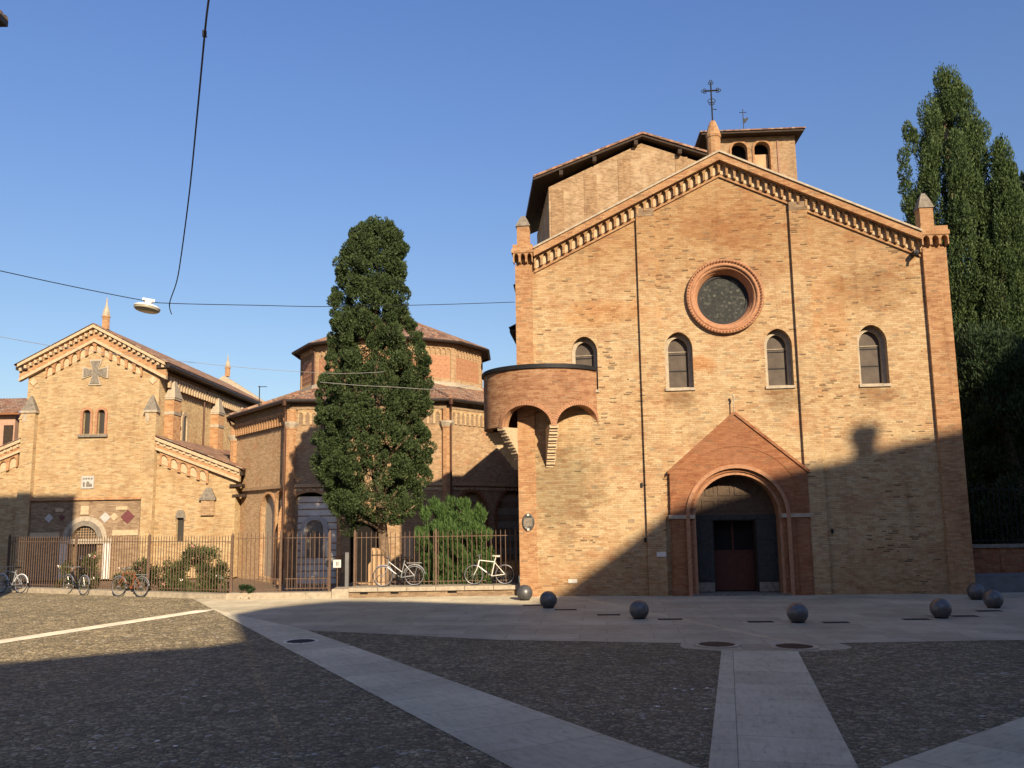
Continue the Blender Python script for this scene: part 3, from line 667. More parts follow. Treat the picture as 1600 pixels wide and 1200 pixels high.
MB().box(PCX-1.3, PCX+1.3, 0.54, 0.64, 2.34, 2.50).build('transom', M['door_grey'], door)
for s, x0, x1 in ((-1, PCX-1.29, PCX-0.72), (1, PCX+0.66, PCX+1.29)):
    lf = MB().box(x0, x1, 0.50, 0.60, 0.06, 2.33).build('door_leaf', M['door_grey'], church)
    pn = MB()
    for z0, z1 in ((0.42, 0.95), (1.05, 1.6), (1.7, 2.22)):
        pn.plate([(x0+0.07, z0), (x1-0.07, z0), (x1-0.07, z1), (x0+0.07, z1)], [[(x0+0.13, z0+0.06), (x1-0.13, z0+0.06), (x1-0.13, z1-0.06), (x0+0.13, z1-0.06)]], 0.475, 0.51)
    pn.build('leaf_moulding', M['door_grey'], lf)
    MB().box(x0+0.01, x1-0.01, 0.48, 0.505, 0.07, 0.36).build('kick_plate', M['stone_grey'], lf)
idr = MB().box(PCX-0.68, PCX+0.62, 1.05, 1.12, 0.06, 1.32).build('inner_door', M['door_red'], church)
MB().box(PCX-0.68, PCX+0.62, 1.06, 1.11, 1.32, 2.3).build('dark_glass', M['void'], idr)
MB().box(PCX-0.06, PCX-0.0, 1.03, 1.06, 0.08, 2.28).box(PCX-0.68, PCX+0.62, 1.03, 1.06, 1.29, 1.35).build('stile', M['door_red'], idr)
MB().box(PCX-0.74, PCX-0.68, 0.6, 1.15, 0.05, 2.34).box(PCX+0.62, PCX+0.68, 0.6, 1.15, 0.05, 2.34).box(PCX-0.74, PCX+0.68, 0.6, 1.15, 2.3, 2.36).build('door_lining', M['wood_dark'], church)
# small fittings on the front
pl = MB().lathe([(0, 0.0), (0.20, 0.0), (0.20, 0.03), (0.17, 0.045), (0.15, 0.03), (0, 0.03)], 28)
pl.xf(Matrix.Translation((0.27, -0.14, 2.36)) @ Matrix.Rotation(PI/2, 4, 'X') @ Matrix.Diagonal((1, 1.42, 1, 1)))
ov = pl.build('oval_plaque', M['bronze'], church, True)
tx = MB().box(0.13, 0.41, -0.185, -0.168, 2.22, 2.50)
tx.build('plate_face', M['stone_grey'], ov)
sc = MB()
for zc in (2.60, 2.12): sc.lathe([(0, 0.0), (0.035, 0.0), (0.035, 0.03), (0, 0.03)], 12, (0, 0, 0)).xf(Matrix.Identity(4))
b2 = MB()
for zc in (2.595, 2.125): b2.box(0.235, 0.305, -0.20, -0.17, zc-0.035, zc+0.035)
b2.build('rosette', M['white_stone'], ov)
MB().box(4.34, 4.64, -0.16, -0.13, 1.22, 1.37).build('name_plate', M['white_stone'], church)
MB().tube([(6.96, -0.2, 5.75), (6.965, -0.2, 6.28)], 0.02, 6).tube([(6.96, -0.2, 6.15), (6.98, -0.2, 6.22), (6.95, -0.2, 6.32)], 0.035, 6).build('gable_finial', M['stone'], church)
MB().box(4.01, 4.06, -0.10, 0.0, 0.0, 0.0+12.4).build('drain_pipe', M['copper_pipe'], church) if False else None
cam_box = MB().box(12.86, 13.0, -0.36, -0.02, 10.72, 10.82).tube([(12.93, -0.3, 10.78), (12.93, -0.42, 10.6)], 0.045, 8)
cam_box.build('floodlight', M['iron_dark'], church)
pq_ = onch0(895, 908); MB().box(pq_[0]-0.14, pq_[0]+0.14, -0.03, 0.0, pq_[1]-0.06, pq_[1]+0.06).build('name_plate', M['white_stone'], church)
hk = MB()
for u, z in ((3.96, 3.5), (9.82, 1.95), (4.0, 1.75)): hk.box(u-0.03, u+0.03, -0.07, 0.0, z-0.07, z+0.07)
hk.build('wall_hook', M['iron_dark'], church)

# ---- corner pulpit
PR, PU, PY_ = 2.08, 0.80, 1.05
def pp(phi, r, z): return (PU+r*math.sin(phi), PY_-r*math.cos(phi), z)
def zbot(d):
    if -38 <= d <= 9: return 5.40+0.68*math.sqrt(max(0, 1-((d+14.5)/23.5)**2))
    if 14 <= d <= 60: return 5.40+0.68*math.sqrt(max(0, 1-((d-37)/23.0)**2))
    return 5.36 if d > -42 else 5.44
pb = MB(); ds = [(-158+0.5*i) for i in range(int(218/0.5)+1)]
def shell(mb, r0, r1, zb_, zt_, ds):
    vs = []; fs = []; uvs = []
    for d in ds:
        a = R(d); b, t = zb_(d), zt_(d)
        vs += [pp(a, r1, b), pp(a, r1, t), pp(a, r0, t), pp(a, r0, b)]
    for i in range(len(ds)-1):
        o = 4*i
        for k in range(4):
            k2 = (k+1) % 4
            fs.append((o+k, o+4+k, o+4+k2, o+k2))
            if k == 0: uvs.append([(R(ds[i])*r1, zb_(ds[i])), (R(ds[i+1])*r1, zb_(ds[i+1])), (R(ds[i+1])*r1, zt_(ds[i+1])), (R(ds[i])*r1, zt_(ds[i]))])
            else: uvs.append([(R(ds[i])*r1, 0.3*k), (R(ds[i+1])*r1, 0.3*k), (R(ds[i+1])*r1, 0.3*k+0.2), (R(ds[i])*r1, 0.3*k+0.2)])
    n = len(ds)-1
    fs += [(0, 1, 2, 3), (4*n+3, 4*n+2, 4*n+1, 4*n)]; uvs += [None, None]
    mb.add(vs, fs, uvs)
shell(pb, PR-0.28, PR, zbot, lambda d: 7.26, ds)
pulpit = pb.build('pulpit', M['pulpit_brick'], church)
rm = MB(); shell(rm, PR-0.34, PR+0.07, lambda d: 7.26, lambda d: 7.36, ds[::6]); shell(rm, PR-0.30, PR+0.03, lambda d: 7.36, lambda d: 7.40, ds[::6]); rm.build('rim', M['iron_dark'], pulpit)
# arch rings of radial bricks
ab = MB()
for c0, hw in ((-14.5, 23.5), (37, 23.0)):
    for k in range(34):
        a0 = PI*(k+0.06)/34; a1 = PI*(k+0.94)/34
        quad = []
        for rr, aa in ((1.0, a0), (1.0, a1), (1.16, a1), (1.16, a0)):
            d = c0-hw*rr*math.cos(aa); z = 5.40+0.68*(rr if rr == 1 else 1.20)*math.sin(aa); quad.append((min(d, 60.2), z))
        vs = [pp(R(d), PR+0.025, z) for d, z in quad]+[pp(R(d), PR-0.2, z) for d, z in quad]
        ab.add(vs, [(3, 2, 1, 0), (0, 1, 5, 4), (1, 2, 6, 5), (2, 3, 7, 6), (3, 0, 4, 7)])
ab.build('arch_bricks', M['terracotta_pale'], pulpit)
fl = MB().lathe([(0, 6.42), (PR-0.27, 6.42), (PR-0.27, 6.6), (0, 6.6)], 48, (PU, PY_, 0)); fl.build('floor', M['drab_brick'], pulpit)
for d in (11.5, -40.5, -100):
    a = R(d); bk = MB(); n = 7
    for k in range(n):
        ro = PR-k*(1.05/n); z1 = 5.42-k*0.185; hw = 0.14
        ri = 0.9
        for (zz0, zz1, ex) in ((z1-0.10, z1, 0.0), (z1-0.185, z1-0.10, -0.09)):
            vs = []
            for r_ in (ri, ro+ex):
                for s in (-hw, hw):
                    x, y, _ = pp(a, r_, 0); vs += [(x+s*math.cos(a), y+s*math.sin(a), zz0), (x+s*math.cos(a), y+s*math.sin(a), zz1)]
            bk.add(vs, [(0, 1, 3, 2), (4, 6, 7, 5), (0, 4, 5, 1), (2, 3, 7, 6), (1, 5, 7, 3), (0, 2, 6, 4)])
    bk.build('corbel', M['infill'], pulpit)

# ================================================================== CHOIR behind
YC = 50.0
cl, crr = atY(857, 285, YC), atY(1108, 262, YC+1.5)
ridge = atY(1002, 212, YC+0.2); eL = atY(833, 272, YC-0.9); 
choir = empty('choir_block', (cl.x, cl.y, 0), 0.05, label='tall pale brick choir with broad gable roof rising behind the gabled church front', cat='building')
CW = crr.x-cl.x; cz = cl.z; rx = ridge.x-cl.x; rz_ = ridge.z
rsl = atY(1108, 243, YC-0.3).z
MB().plate([(0, 0), (CW, 0), (CW, rsl-0.35), (rx, rz_-0.45), (0, cz-0.3)], [], 0, 9).build('wall', M['choir_brick'], choir)
for u in (0.12, 2.1, 4.15, 7.6): 
    zz = cz-0.3+(rz_-0.45-cz+0.3)*min(u/rx, 1)-max(0, u-rx)*0.3
    MB().box(u, u+0.75, -0.03, 0.05, 0, zz-0.25).build('pilaster', M['choir_dark'], choir)
MB().box(0, CW, -0.07, 0.05, cz-5.6, cz-4.0).build('old_band', M['drab_brick'], choir)
e0 = eL.x-cl.x
rfm = MB(); tile_face(rfm, (e0, 11, eL.z), (e0, -0.5, eL.z), (rx, 11, rz_), (rx, -0.5, rz_)); tile_face(rfm, (CW+0.3, -0.5, rsl+0.11), (CW+0.3, 11, rsl+0.11), (rx, -0.5, rz_), (rx, 11, rz_))
for (xa_, za_, xb_, zb_) in ((e0, eL.z, rx, rz_), (rx, rz_, CW+0.3, rsl+0.11)): rfm.plate(rake(xa_, za_, xb_, zb_, -0.05, 0.07), [], -0.55, -0.35)
rfm.build('roof', M['tiles'], choir)
sf = MB(); sf.plate([(e0, eL.z-0.20), (rx, rz_-0.20), (CW+0.3, rsl-0.10), (CW+0.3, rsl+0.06), (rx, rz_-0.05), (e0, eL.z-0.05)], [], -0.45, 10.5)
sf.build('eaves', M['wood_dark'], choir)
bm_ = MB()
for u in (0.6, 2.6, 5.1, rx+2.1):
    zz = (eL.z+(rz_-eL.z)*(u-e0)/(rx-e0) if u < rx else rz_-(u-rx)*0.36)-0.36
    MB().box(u, u+0.22, -0.42, 0.0, zz-0.12, zz+0.16).build('purlin_end', M['wood_dark'], choir)

# ================================================================== BELL TOWER
YT = 58.0
t0, t1 = atY(1118, 225, YT), atY(1240, 222, YT)
tz = atY(1180, 222, YT).z; TW = t1.x-t0.x
tower = empty('bell_tower', (t0.x, YT, 0), -0.06, label='square brick bell tower with arched openings and a weathercock peeping over the gable', cat='tower')
a1_, a2_ = atY(1155, 245, YT), atY(1190, 245, YT); sc_ = YT/FPX
oz = atY(1155, 224, YT).z
hl = [arched(p.x-t0.x, 25*sc_, oz-3.2, oz, 0.0) for p in (a1_, a2_)]
MB().plate([(0, 0), (TW, 0), (TW, tz+0.3), (0, tz+0.3)], hl, 0, 0.5).box(0, 0.5, 0.5, TW, 0, tz+0.3).box(TW-0.5, TW, 0.5, TW, 0, tz+0.3).box(0.5, TW-0.5, TW-0.5, TW, 0, tz+0.3).build('wall', M['oct_brick'], tower)
MB().box(0.5, TW-0.5, 0.9, 1.1, oz-4, oz+0.4).build('dark_belfry', M['void'], tower)
q = a2_.x-t0.x; MB().box(q-0.45, q+0.45, 0.4, 0.48, oz-4.2, oz-0.75).build('blocked_panel', M['plaster'], tower)
for p, n_ in ((a1_, 0), (a2_, 1)):
    MB().plate(flush(band_arch(p.x-t0.x, 12.7*sc_, 16*sc_, oz-3.2, oz-12.5*sc_, 14)), [], -0.08, 0.02).build('opening_arch', M['facade_orange'], tower)
MB().box(TW-1.25, TW-1.15, -0.06, 0.0, 0, tz).build('downpipe', M['copper_pipe'], tower)
ev = 0.75
MB().box(-ev-0.3, TW+ev-0.3, -ev, TW+ev, tz+0.3, tz+0.5).build('eaves', M['wood_dark'], tower)
tr = MB(); c4 = [(-ev-0.4, -ev-0.1), (TW+ev-0.2, -ev-0.1), (TW+ev-0.2, TW+ev), (-ev-0.4, TW+ev)]; apx = (TW/2, TW/2, tz+1.3)
for i in range(4): tile_face(tr, (*c4[i], tz+0.5), (*c4[(i+1) % 4], tz+0.5), apx, apx)
tr.build('roof', M['tiles'], tower)
wx = atY(1158, 190, YT+2).x-t0.x; wz = atY(1158, 172, YT+2).z
wc = MB().tube([(wx, 2, tz+0.9), (wx, 2, wz)], 0.03, 5).tube([(wx-0.25, 2, wz-0.25), (wx+0.25, 2, wz-0.25)], 0.025, 5)
wc.plate([(wx, wz-1.0), (wx+0.12, wz-1.05), (wx+0.35, wz-0.75), (wx+0.3, wz-0.6), (wx+0.18, wz-0.75), (wx+0.02, wz-0.7)], [], 1.97, 2.03)
wc.build('weathercock', M['iron_dark'], tower)

# ================================================================== OCTAGONAL CHURCH (centre)
OZ = 8.52
oc = [(-16.7, 51.8), (-11.44, 44.4), (-3.18, 44.9), (2.4, 52.0), (1.9, 60.2), (-4.0, 65.5), (-12.2, 64.8), (-17.8, 59.4)]
OCX, OCY = -7.38, 54.7
octa = empty('octagonal_church', (OCX, OCY, 0), 0, label='round-plan polygonal brick church with tiled lower roof and tall drum behind the cypress', cat='church')
def inset(poly, d):
    n = len(poly); out = []
    for i in range(n):
        p, a, b = Vector(poly[i]), Vector(poly[i-1]), Vector(poly[(i+1) % n])
        e1 = (p-a).normalized(); e2 = (b-p).normalized(); n1 = Vector((-e1.y, e1.x)); n2 = Vector((-e2.y, e2.x))
        bis = (n1+n2).normalized(); out.append(p+bis*(d/max(0.3, bis.dot(n1))))
    return out
oe = [Vector((x-OCX, y-OCY)) for x, y in oc]
ow = inset(oe, 0.42)
# faces run left to right seen from outside, so the inside is on the left hand
def face_frame(a, b):
    x = Vector((b.x-a.x, b.y-a.y, 0)); L = x.length; x.normalize(); y = Vector((-x.y, x.x, 0))
    return Matrix(((x.x, y.x, 0, a.x), (x.y, y.y, 0, a.y), (0, 0, 1, 0), (0, 0, 0, 1))), L
F1, L1 = face_frame(ow[1], ow[2])
def loc(px, py):                # pixel -> (u, z) on the front face of the octagon
    a = Vector((ow[1].x+OCX, ow[1].y+OCY, 0)); x = F1.col[0].xyz; y = F1.col[1].xyz
    d = ray(px, py); o = Vector((0, 0, EYE)); t = (a-o).dot(y)/d.dot(y); q = o+d*t-a
    return q.dot(x), q.z
# walls: one solid per face so openings can be cut in the front face
cx1, zc1 = loc(485, 769); rr1 = 1.34
dx, dzt = loc(570, 812)
wl = MB()
for i in range(8):
    fr_, L = face_frame(ow[i], ow[(i+1) % 8]); hs = []
    if i == 1: hs = [arched(cx1, 2*rr1, -0.7, zc1), arched(dx, 1.5, -0.7, dzt+0.15)]
    if i == 0: hs = [arched(L-3.06, 2.04, -0.5, 3.84), arched(L-1.14, 1.62, -0.5, 3.96)]
    if i == 2: hs = [arched(1.9, 2.3, 0.05, 3.78), arched(5.5, 3.1, 0.05, 4.0)]
    wl.v, wl.f, wl.uv = wl.v, wl.f, wl.uv
    t = MB().plate([(0, -0.8), (L, -0.8), (L, OZ-0.12), (0, OZ-0.12)], hs, 0, 0.45); 
    # carry metres as UV before turning into place
    o = len(wl.v); 
    for f in t.f:
        wl.uv.append(None); wl.f.append([o+k for k in f])
    wl.v += [tuple(fr_ @ Vector(p)) for p in t.v]
owall = wl.build('wall', M['oct_brick'], octa)
def onface(mb, i): return mb.xf(face_frame(ow[i], ow[(i+1) % 8])[0])
for i in (7, 0, 1, 2, 3):
    fr_, L = face_frame(ow[i], ow[(i+1) % 8])
    onface(MB().box(0.0, L, -0.10, 0.0, OZ-0.52, OZ-0.12), i).build('cornice_band', M['drab_brick'], octa)
    n = 13 if i != 1 else 13
    if i == 0: onface(MB().plate(frieze(0.1, OZ-0.66, L-0.1, OZ-0.66, 22, 0.14, 0.56, 0.42, 0.35), [], -0.16, 0.0), i).build('corbel_table', M['facade_orange'], octa)
    else:
        onface(MB().plate(frieze(0.3, OZ-0.66, L-0.3, OZ-0.66, 22, 0.14, 0.62, 0.34, 0.95), [], -0.07, 0.0), i).build('arch_frieze', M['oct_pale'], octa)
    onface(MB().box(0.3, L-0.3, -0.02, 0.0, OZ-1.3, OZ-0.5), i).build('frieze_infill', M['drab_brick'], octa)
    zs_ = loc(575, 757)[1]
    onface(MB().box(0.0, L, -0.12, 0.0, zs_-0.10, zs_+0.07), i).build('string_course', M['plaster'], octa)
    if i in (1, 2):
        dn = MB().box(0.1, L-0.1, -0.02, 0.0, zs_-0.32, zs_-0.16)
        for k in range(int(L/0.34)): dn.box(0.1+k*0.34, 0.25+k*0.34, -0.08, 0.0, zs_-0.30, zs_-0.18)
        onface(dn, i).build('dentil_row', M['infill'], octa)
for i in (0, 1, 2, 3):
    p = ow[i]; d = Vector((p.x, p.y)).normalized()
    c_ = p+d*0.05
    pl_ = MB().lathe([(0.26, -0.8), (0.26, 7.0), (0.29, 7.0), (0.34, 7.25), (0.34, 7.36), (0.25, 7.38), (0.25, OZ-0.5)], 8, (c_.x, c_.y, 0)).build('corner_shaft', M['facade_orange'], octa)
    MB().lathe([(0.28, 7.02), (0.39, 7.28), (0.39, 7.37), (0.28, 7.39)], 8, (c_.x, c_.y, 0)).build('capital', M['stone'], pl_)
    e_ = p+d*0.30; sx = -0.16 if i == 1 else 0.12
    MB().tube([(e_.x+sx, e_.y, 0.1), (e_.x+sx, e_.y, OZ-0.75), (e_.x+sx*0.6+d.x*0.25, e_.y+d.y*0.25, OZ-0.12)], 0.055, 8).lathe([(0.10, OZ-0.35), (0.14, OZ-0.05)], 8, (e_.x+sx*0.6+d.x*0.2, e_.y+d.y*0.2, 0)).build('downpipe', M['copper_pipe'], octa)
# front face niche: striped marble and small inner arch, dark doorway
st = MB(); st2 = MB()
for k in range(int((zc1+0.7)/0.17)-1):
    z = -0.68+k*0.17-(0.05 if k % 2 == 0 else 0.0)
    hw = rr1-0.02 if z < zc1-rr1 else math.sqrt(max(0.01, rr1**2-(z+0.1-(zc1-rr1))**2))-0.03
    (st if k % 2 == 0 or (1.2 < z < 1.75) else st2).box(cx1-hw, cx1+hw, 0.22+0.008*(k % 2)+0.003*(k % 4 == 2), 0.40, z, z+(0.27 if k % 2 == 0 else 0.12))
onface(st, 1).build('marble_course', M['white_stone'], octa); onface(st2, 1).build('brick_course', M['oct_brick'], octa)
sx_, sz_ = loc(491, 806)
s3 = onface(MB().plate(flush(band_arch(sx_, 0.44, 0.68, 0.6, sz_-0.64, 16)), [], 0.10, 0.3), 1).build('niche_arch', M['lozenge_pale'], octa)
onface(MB().tube([(sx_, 0.14, 0.6), (sx_, 0.14, sz_-0.74)], 0.11, 10), 1).build('column', M['plaster'], octa)
onface(MB().plate(arched(sx_, 0.86, 0.6, sz_-0.25), [], 0.19, 0.25), 1).build('niche_back', M['stone_grey'], octa)
onface(MB().box(dx-1.0, dx+1.0, 0.9, 1.0, -0.75, dzt+0.5), 1).build('dark_doorway', M['void'], octa)
onface(MB().plate(flush(band_arch(cx1, rr1, rr1+0.22, -0.7, zc1-rr1, 20)), [], -0.05, 0.02), 1).build('niche_surround', M['facade_orange'], octa)
wx_, wz_ = loc(637, 850)
onface(MB().box(wx_-0.25, wx_+0.28, -0.06, 0.02, wz_-0.75, wz_+0.35), 1).build('sunlit_patch', M['infill'], octa)  # pale slab standing in for a sunlit patch of the wall
f0, L0 = face_frame(ow[0], ow[1])
onface(MB().plate(arched(L0-3.06, 2.1, -0.55, 3.86), [], 0.22, 0.3), 0).build('blind_arch_infill', M['stone'], octa)
onface(MB().plate(arched(L0-1.14, 1.68, -0.55, 3.98), [], 0.22, 0.3), 0).build('blind_arch_infill', M['stone'], octa)
for c0, wd_, zt in ((L0-3.06, 2.04, 3.84), (L0-1.14, 1.62, 3.96)):
    onface(MB().plate(flush(band_arch(c0, wd_/2, wd_/2+0.16, -0.5, zt-wd_/2, 16)), [], -0.04, 0.02), 0).build('blind_arch_ring', M['facade_orange'], octa)
f2, L2 = face_frame(ow[2], ow[3])
for c0, wd_, zt in ((1.9, 2.3, 3.78), (5.5, 3.1, 4.0)):
    s4 = MB(); s5 = MB()
    for k in range(11): (s4 if k % 2 else s5).box(c0-wd_/2-0.05, c0+wd_/2+0.05, 0.24+0.004*(k % 2), 0.36, 0.03+k*0.36, 0.39+k*0.36)
    onface(s4, 2).build('pale_course', M['stone'], octa); onface(s5, 2).build('brick_course', M['drab_brick'], octa)
    onface(MB().plate(flush(band_arch(c0, wd_/2, wd_/2+0.18, 0.05, zt-wd_/2, 18)), [], -0.05, 0.02), 2).build('blind_arch_ring', M['dark_brick'], octa)
# lower roof, drum, upper roof
DR = 5.45; dcn = [Vector((DR/math.cos(R(15))*math.sin(R(15+30*k)), -DR/math.cos(R(15))*math.cos(R(15+30*k)))) for k in range(-1, 11)]
rl = MB(); ZR = 10.15
for i in range(8):
    a, b = oe[i], oe[(i+1) % 8]
    qa = a.normalized()*(DR+0.35); qb = b.normalized()*(DR+0.35)
    qa = qa*0.93; qb = qb*0.93
    tile_face(rl, (a.x, a.y, OZ), (b.x, b.y, OZ), (qa.x, qa.y, ZR), (qb.x, qb.y, ZR))
rl.build('lower_roof', M['tiles'], octa)
for i in (7, 0, 1, 2, 3, 4):
    a = oe[i]; qa = a.normalized()*(DR+0.35)*0.93
    MB().tube([(a.x, a.y, OZ+0.05), (qa.x, qa.y, ZR+0.05)], 0.10, 8).build('hip_tiles', M['tiles'], octa)
gt = MB(); gp = inset(oe, -0.06)
for i in (7, 0, 1, 2, 3):
    a, b = gp[i], gp[(i+1) % 8]; gt.tube([(a.x, a.y, OZ-0.10), (b.x, b.y, OZ-0.10)], 0.085, 8)
gt.build('gutter', M['gutter'], octa)
so_ = MB(); si = inset(oe, 0.5)
for i in range(8):
    a, b, c_, d = oe[i], oe[(i+1) % 8], si[(i+1) % 8], si[i]
    so_.add([(a.x, a.y, OZ-0.03), (b.x, b.y, OZ-0.03), (c_.x, c_.y, OZ-0.12), (d.x, d.y, OZ-0.12)], [(3, 2, 1, 0)])
so_.build('soffit', M['wood_dark'], octa)
ZD = 12.55
drum = MB().prism([(p.x, p.y) for p in dcn], 9.2, ZD-0.05).build('drum', M['drum_brick'], octa)
dfr = MB()
for k in range(12):
    a, b = dcn[k], dcn[(k+1) % 12]; fr_, L = face_frame(a, b)
    dfr2 = MB().plate(frieze(0.18, ZD-0.42, L-0.18, ZD-0.42, 8, 0.36, 0.34, 0.2, 0.95), [], -0.07, 0.0).box(-0.02, 0.2, -0.05, 0.02, 9.6, ZD-0.06).box(L-0.2, L+0.02, -0.052, 0.02, 9.6, ZD-0.06).xf(fr_)
    dfr2.build('drum_frieze', M['oct_brick'], drum)
bs = MB().lathe([(DR+0.46, 9.88), (DR+0.42, 10.1), (DR+0.1, 10.24), (DR-0.1, 10.24)], 12, (0, 0, 0), R(-75), R(285)); bs.build('drum_base', M['stone'], drum)
lz = MB()
for k in (10, 11, 0, 1, 2):
    a, b = dcn[k], dcn[(k+1) % 12]; fr_, L = face_frame(a, b); t = MB().box(0.22, L-0.22, -0.003, 0.01, 10.38, 11.70)
    for i in range(int((L-0.5)/0.29)):
        for j in range(4):
            u = 0.36+i*0.29; z = 10.55+j*0.31
            t.add([(u, -0.004, z-0.1), (u+0.1, -0.004, z), (u, -0.004, z+0.1), (u-0.1, -0.004, z), (u, -0.03, z)], [(0, 1, 4), (1, 2, 4), (2, 3, 4), (3, 0, 4)])
    t.xf(fr_).build('lozenge_brickwork', M['terracotta_pale'], drum)
ER = 5.90/math.cos(R(15)); ec = [Vector((ER*math.sin(R(15+30*k)), -ER*math.cos(R(15+30*k)))) for k in range(-1, 11)]
ur = MB(); AP = 15.1
for k in range(12):
    a, b = ec[k], ec[(k+1) % 12]; tile_face(ur, (a.x, a.y, ZD), (b.x, b.y, ZD), (a.x*0.02, a.y*0.02, AP), (b.x*0.02, b.y*0.02, AP))
ur.build('upper_roof', M['tiles'], octa)
ug = MB(); us = MB()
for k in range(12):
    a, b = ec[k]*1.01, ec[(k+1) % 12]*1.01; ug.tube([(a.x, a.y, ZD-0.09), (b.x, b.y, ZD-0.09)], 0.08, 8)
    c_, d = dcn[(k+1) % 12], dcn[k]; us.add([(a.x, a.y, ZD-0.02), (b.x, b.y, ZD-0.02), (c_.x, c_.y, ZD-0.16), (d.x, d.y, ZD-0.16)], [(3, 2, 1, 0)])
ug.build('upper_gutter', M['gutter'], octa); us.build('upper_soffit', M['wood_dark'], octa)
for k in (11,):
    p = ec[k]; q = dcn[k]*1.02; MB().tube([(p.x*0.99, p.y*0.99, ZD-0.12), (q.x, q.y, ZD-0.45), (q.x, q.y, 9.9)], 0.05, 8).build('downpipe', M['copper_pipe'], octa)

# ================================================================== GABLED CHURCH (left)
LO = atY(28, 850, 40.0); LD = 18.0
gab = empty('gabled_church', (LO.x*1.25, LO.y*1.25, -0.675), 0, label='smaller gabled brick church with stone cross, paired windows and lozenges round its arched door', cat='church')
LC = 3.02
gab.scale = (1.25, 1.25, 1.25)
def gz(u): return 11.5-0.535*abs(u-LC)
tw = [arched(2.78, 0.34, 6.48, 7.58), arched(3.44, 0.34, 6.48, 7.58)]
MB().plate([(0, 0), (6.0, 0), (6.0, gz(6)-0.3), (LC, gz(LC)-0.3), (0, gz(0)-0.3)], tw, 0, 0.6).build('facade_wall', M['left_brick'], gab)
MB().box(0, 0.5, 0.6, LD, 0, 9.6).box(5.5, 6.0, 0.6, LD, 0, 9.6).build('nave_wall', M['left_brick'], gab)
lf_ = MB(); 
tile_face(lf_, (6.5, -0.45, gz(6.5)), (6.5, LD, gz(6.5)), (LC, -0.45, gz(LC)), (LC, LD, gz(LC)))
tile_face(lf_, (-0.46, LD, gz(-0.46)), (-0.46, -0.45, gz(-0.46)), (LC, LD, gz(LC)), (LC, -0.45, gz(LC)))
lf_.build('roof', M['tiles'], gab)
MB().box(5.95, 6.5, -0.3, LD, 9.42, 9.58).box(-0.45, 0.05, -0.3, LD, 9.42, 9.58).build('eaves', M['wood_dark'], gab)
MB().tube([(6.52, -0.4, 9.5), (6.52, LD, 9.5)], 0.09, 8).build('gutter', M['gutter'], gab)
for s in (-1, 1):
    ue = LC+s*3.35; seg = (ue, gz(ue), LC, gz(LC)) if s < 0 else (LC, gz(LC), ue, gz(ue))
    MB().plate(rake(*seg, -0.17, -0.03), [], -0.42, 0.1).build('verge_moulding', M['infill'], gab)
    MB().plate(rake(*seg, -0.30, -0.17), [], -0.24, 0.0).build('cornice_band', M['facade_orange'], gab)
    dn = MB().plate(rake(*seg, -0.37, -0.21), [], -0.19, 0.0); n = 15
    for k in range(n):
        f = (k+0.2)/n; u = seg[0]+(seg[2]-seg[0])*f; z = seg[1]+(seg[3]-seg[1])*f
        dn.box(u, u+0.12, -0.34, -0.02, z-0.36, z-0.22)
    dn.build('dentil_row', M['infill'], gab)
    MB().plate(rake(*seg, -0.66, -0.36), [], -0.18, 0.0).build('cornice_band', M['facade_orange'], gab)
    MB().plate(rake(*seg, -0.80, -0.66), [], -0.23, 0.0).build('cornice_moulding', M['infill'], gab)
    ua = LC+s*2.2
    sg = (ua, gz(ua)-0.82, LC, gz(LC)-0.82) if s < 0 else (LC, gz(LC)-0.82, ua, gz(ua)-0.82)
    MB().plate(frieze(*sg, 6, 0.03, 0.42, 0.30), [], -0.13, 0.0).build('arch_frieze', M['facade_orange'], gab)
    sg2 = (sg[0], sg[1], sg[2], sg[3]); MB().plate(rake(*sg2, -0.40, 0.0), [], -0.02, 0.0).build('arch_infill', M['infill'], gab)
# cross pattee
def pattee(cx, cz, r, a, b):
    pts = []
    for k in range(4):
        t = k*PI/2; c, s = math.cos(t), math.sin(t)
        for x, z in ((a, a), (r, b)) if False else ((r, -b), (r, b), (a, a)):
            pts.append((cx+x*c-z*s, cz+x*s+z*c))
    return pts
MB().plate(pattee(3.07, 9.30, 0.60, 0.14, 0.30), [], -0.06, 0.0).build('cross_frame', M['stone'], gab)
MB().plate(pattee(3.07, 9.30, 0.52, 0.10, 0.21), [], -0.09, 0.0).build('stone_cross', M['stone_grey'], gab)
for u, z in ((0.27, 8.9), (5.72, 8.9)):
    MB().plate([(u, z-0.19), (u+0.19, z), (u, z+0.19), (u-0.19, z)], [], -0.05, 0.0).build('lozenge', M['infill'], gab)
for u in (2.78, 3.44):
    wf = MB().plate(flush(band_arch(u, 0.17, 0.28, 6.44, 7.41, 14)), [], -0.06, 0.02).build('window_frame', M['terracotta_pale'], gab)
    MB().plate(arched(u, 0.4, 6.45, 7.6), [], 0.18, 0.22).build('pane', M['dark_pane'], wf)
    MB().box(u-0.33, u+0.33, -0.12, 0.16, 6.33, 6.45).build('sill', M['stone_grey'], wf)
for x0, x1, zt in ((-0.02, 0.55, 7.5), (5.52, 6.03, 7.45)):
    b_ = MB().box(x0, x1, -0.28, 0.0, 0, zt-0.05).build('buttress', M['left_brick'], gab)
    MB().box(x0-0.06, x1+0.06, -0.34, 0.0, zt-0.05, zt+0.05).box(x0+0.05, x0+0.2, -0.30, -0.28, zt-0.45, zt-0.1).build('buttress_band', M['stone'], b_)
    MB().pyramid(x0-0.05, x1+0.05, -0.33, 0.1, zt+0.05, zt+0.75, 0.12).build('buttress_cap', M['stone_grey'], b_)
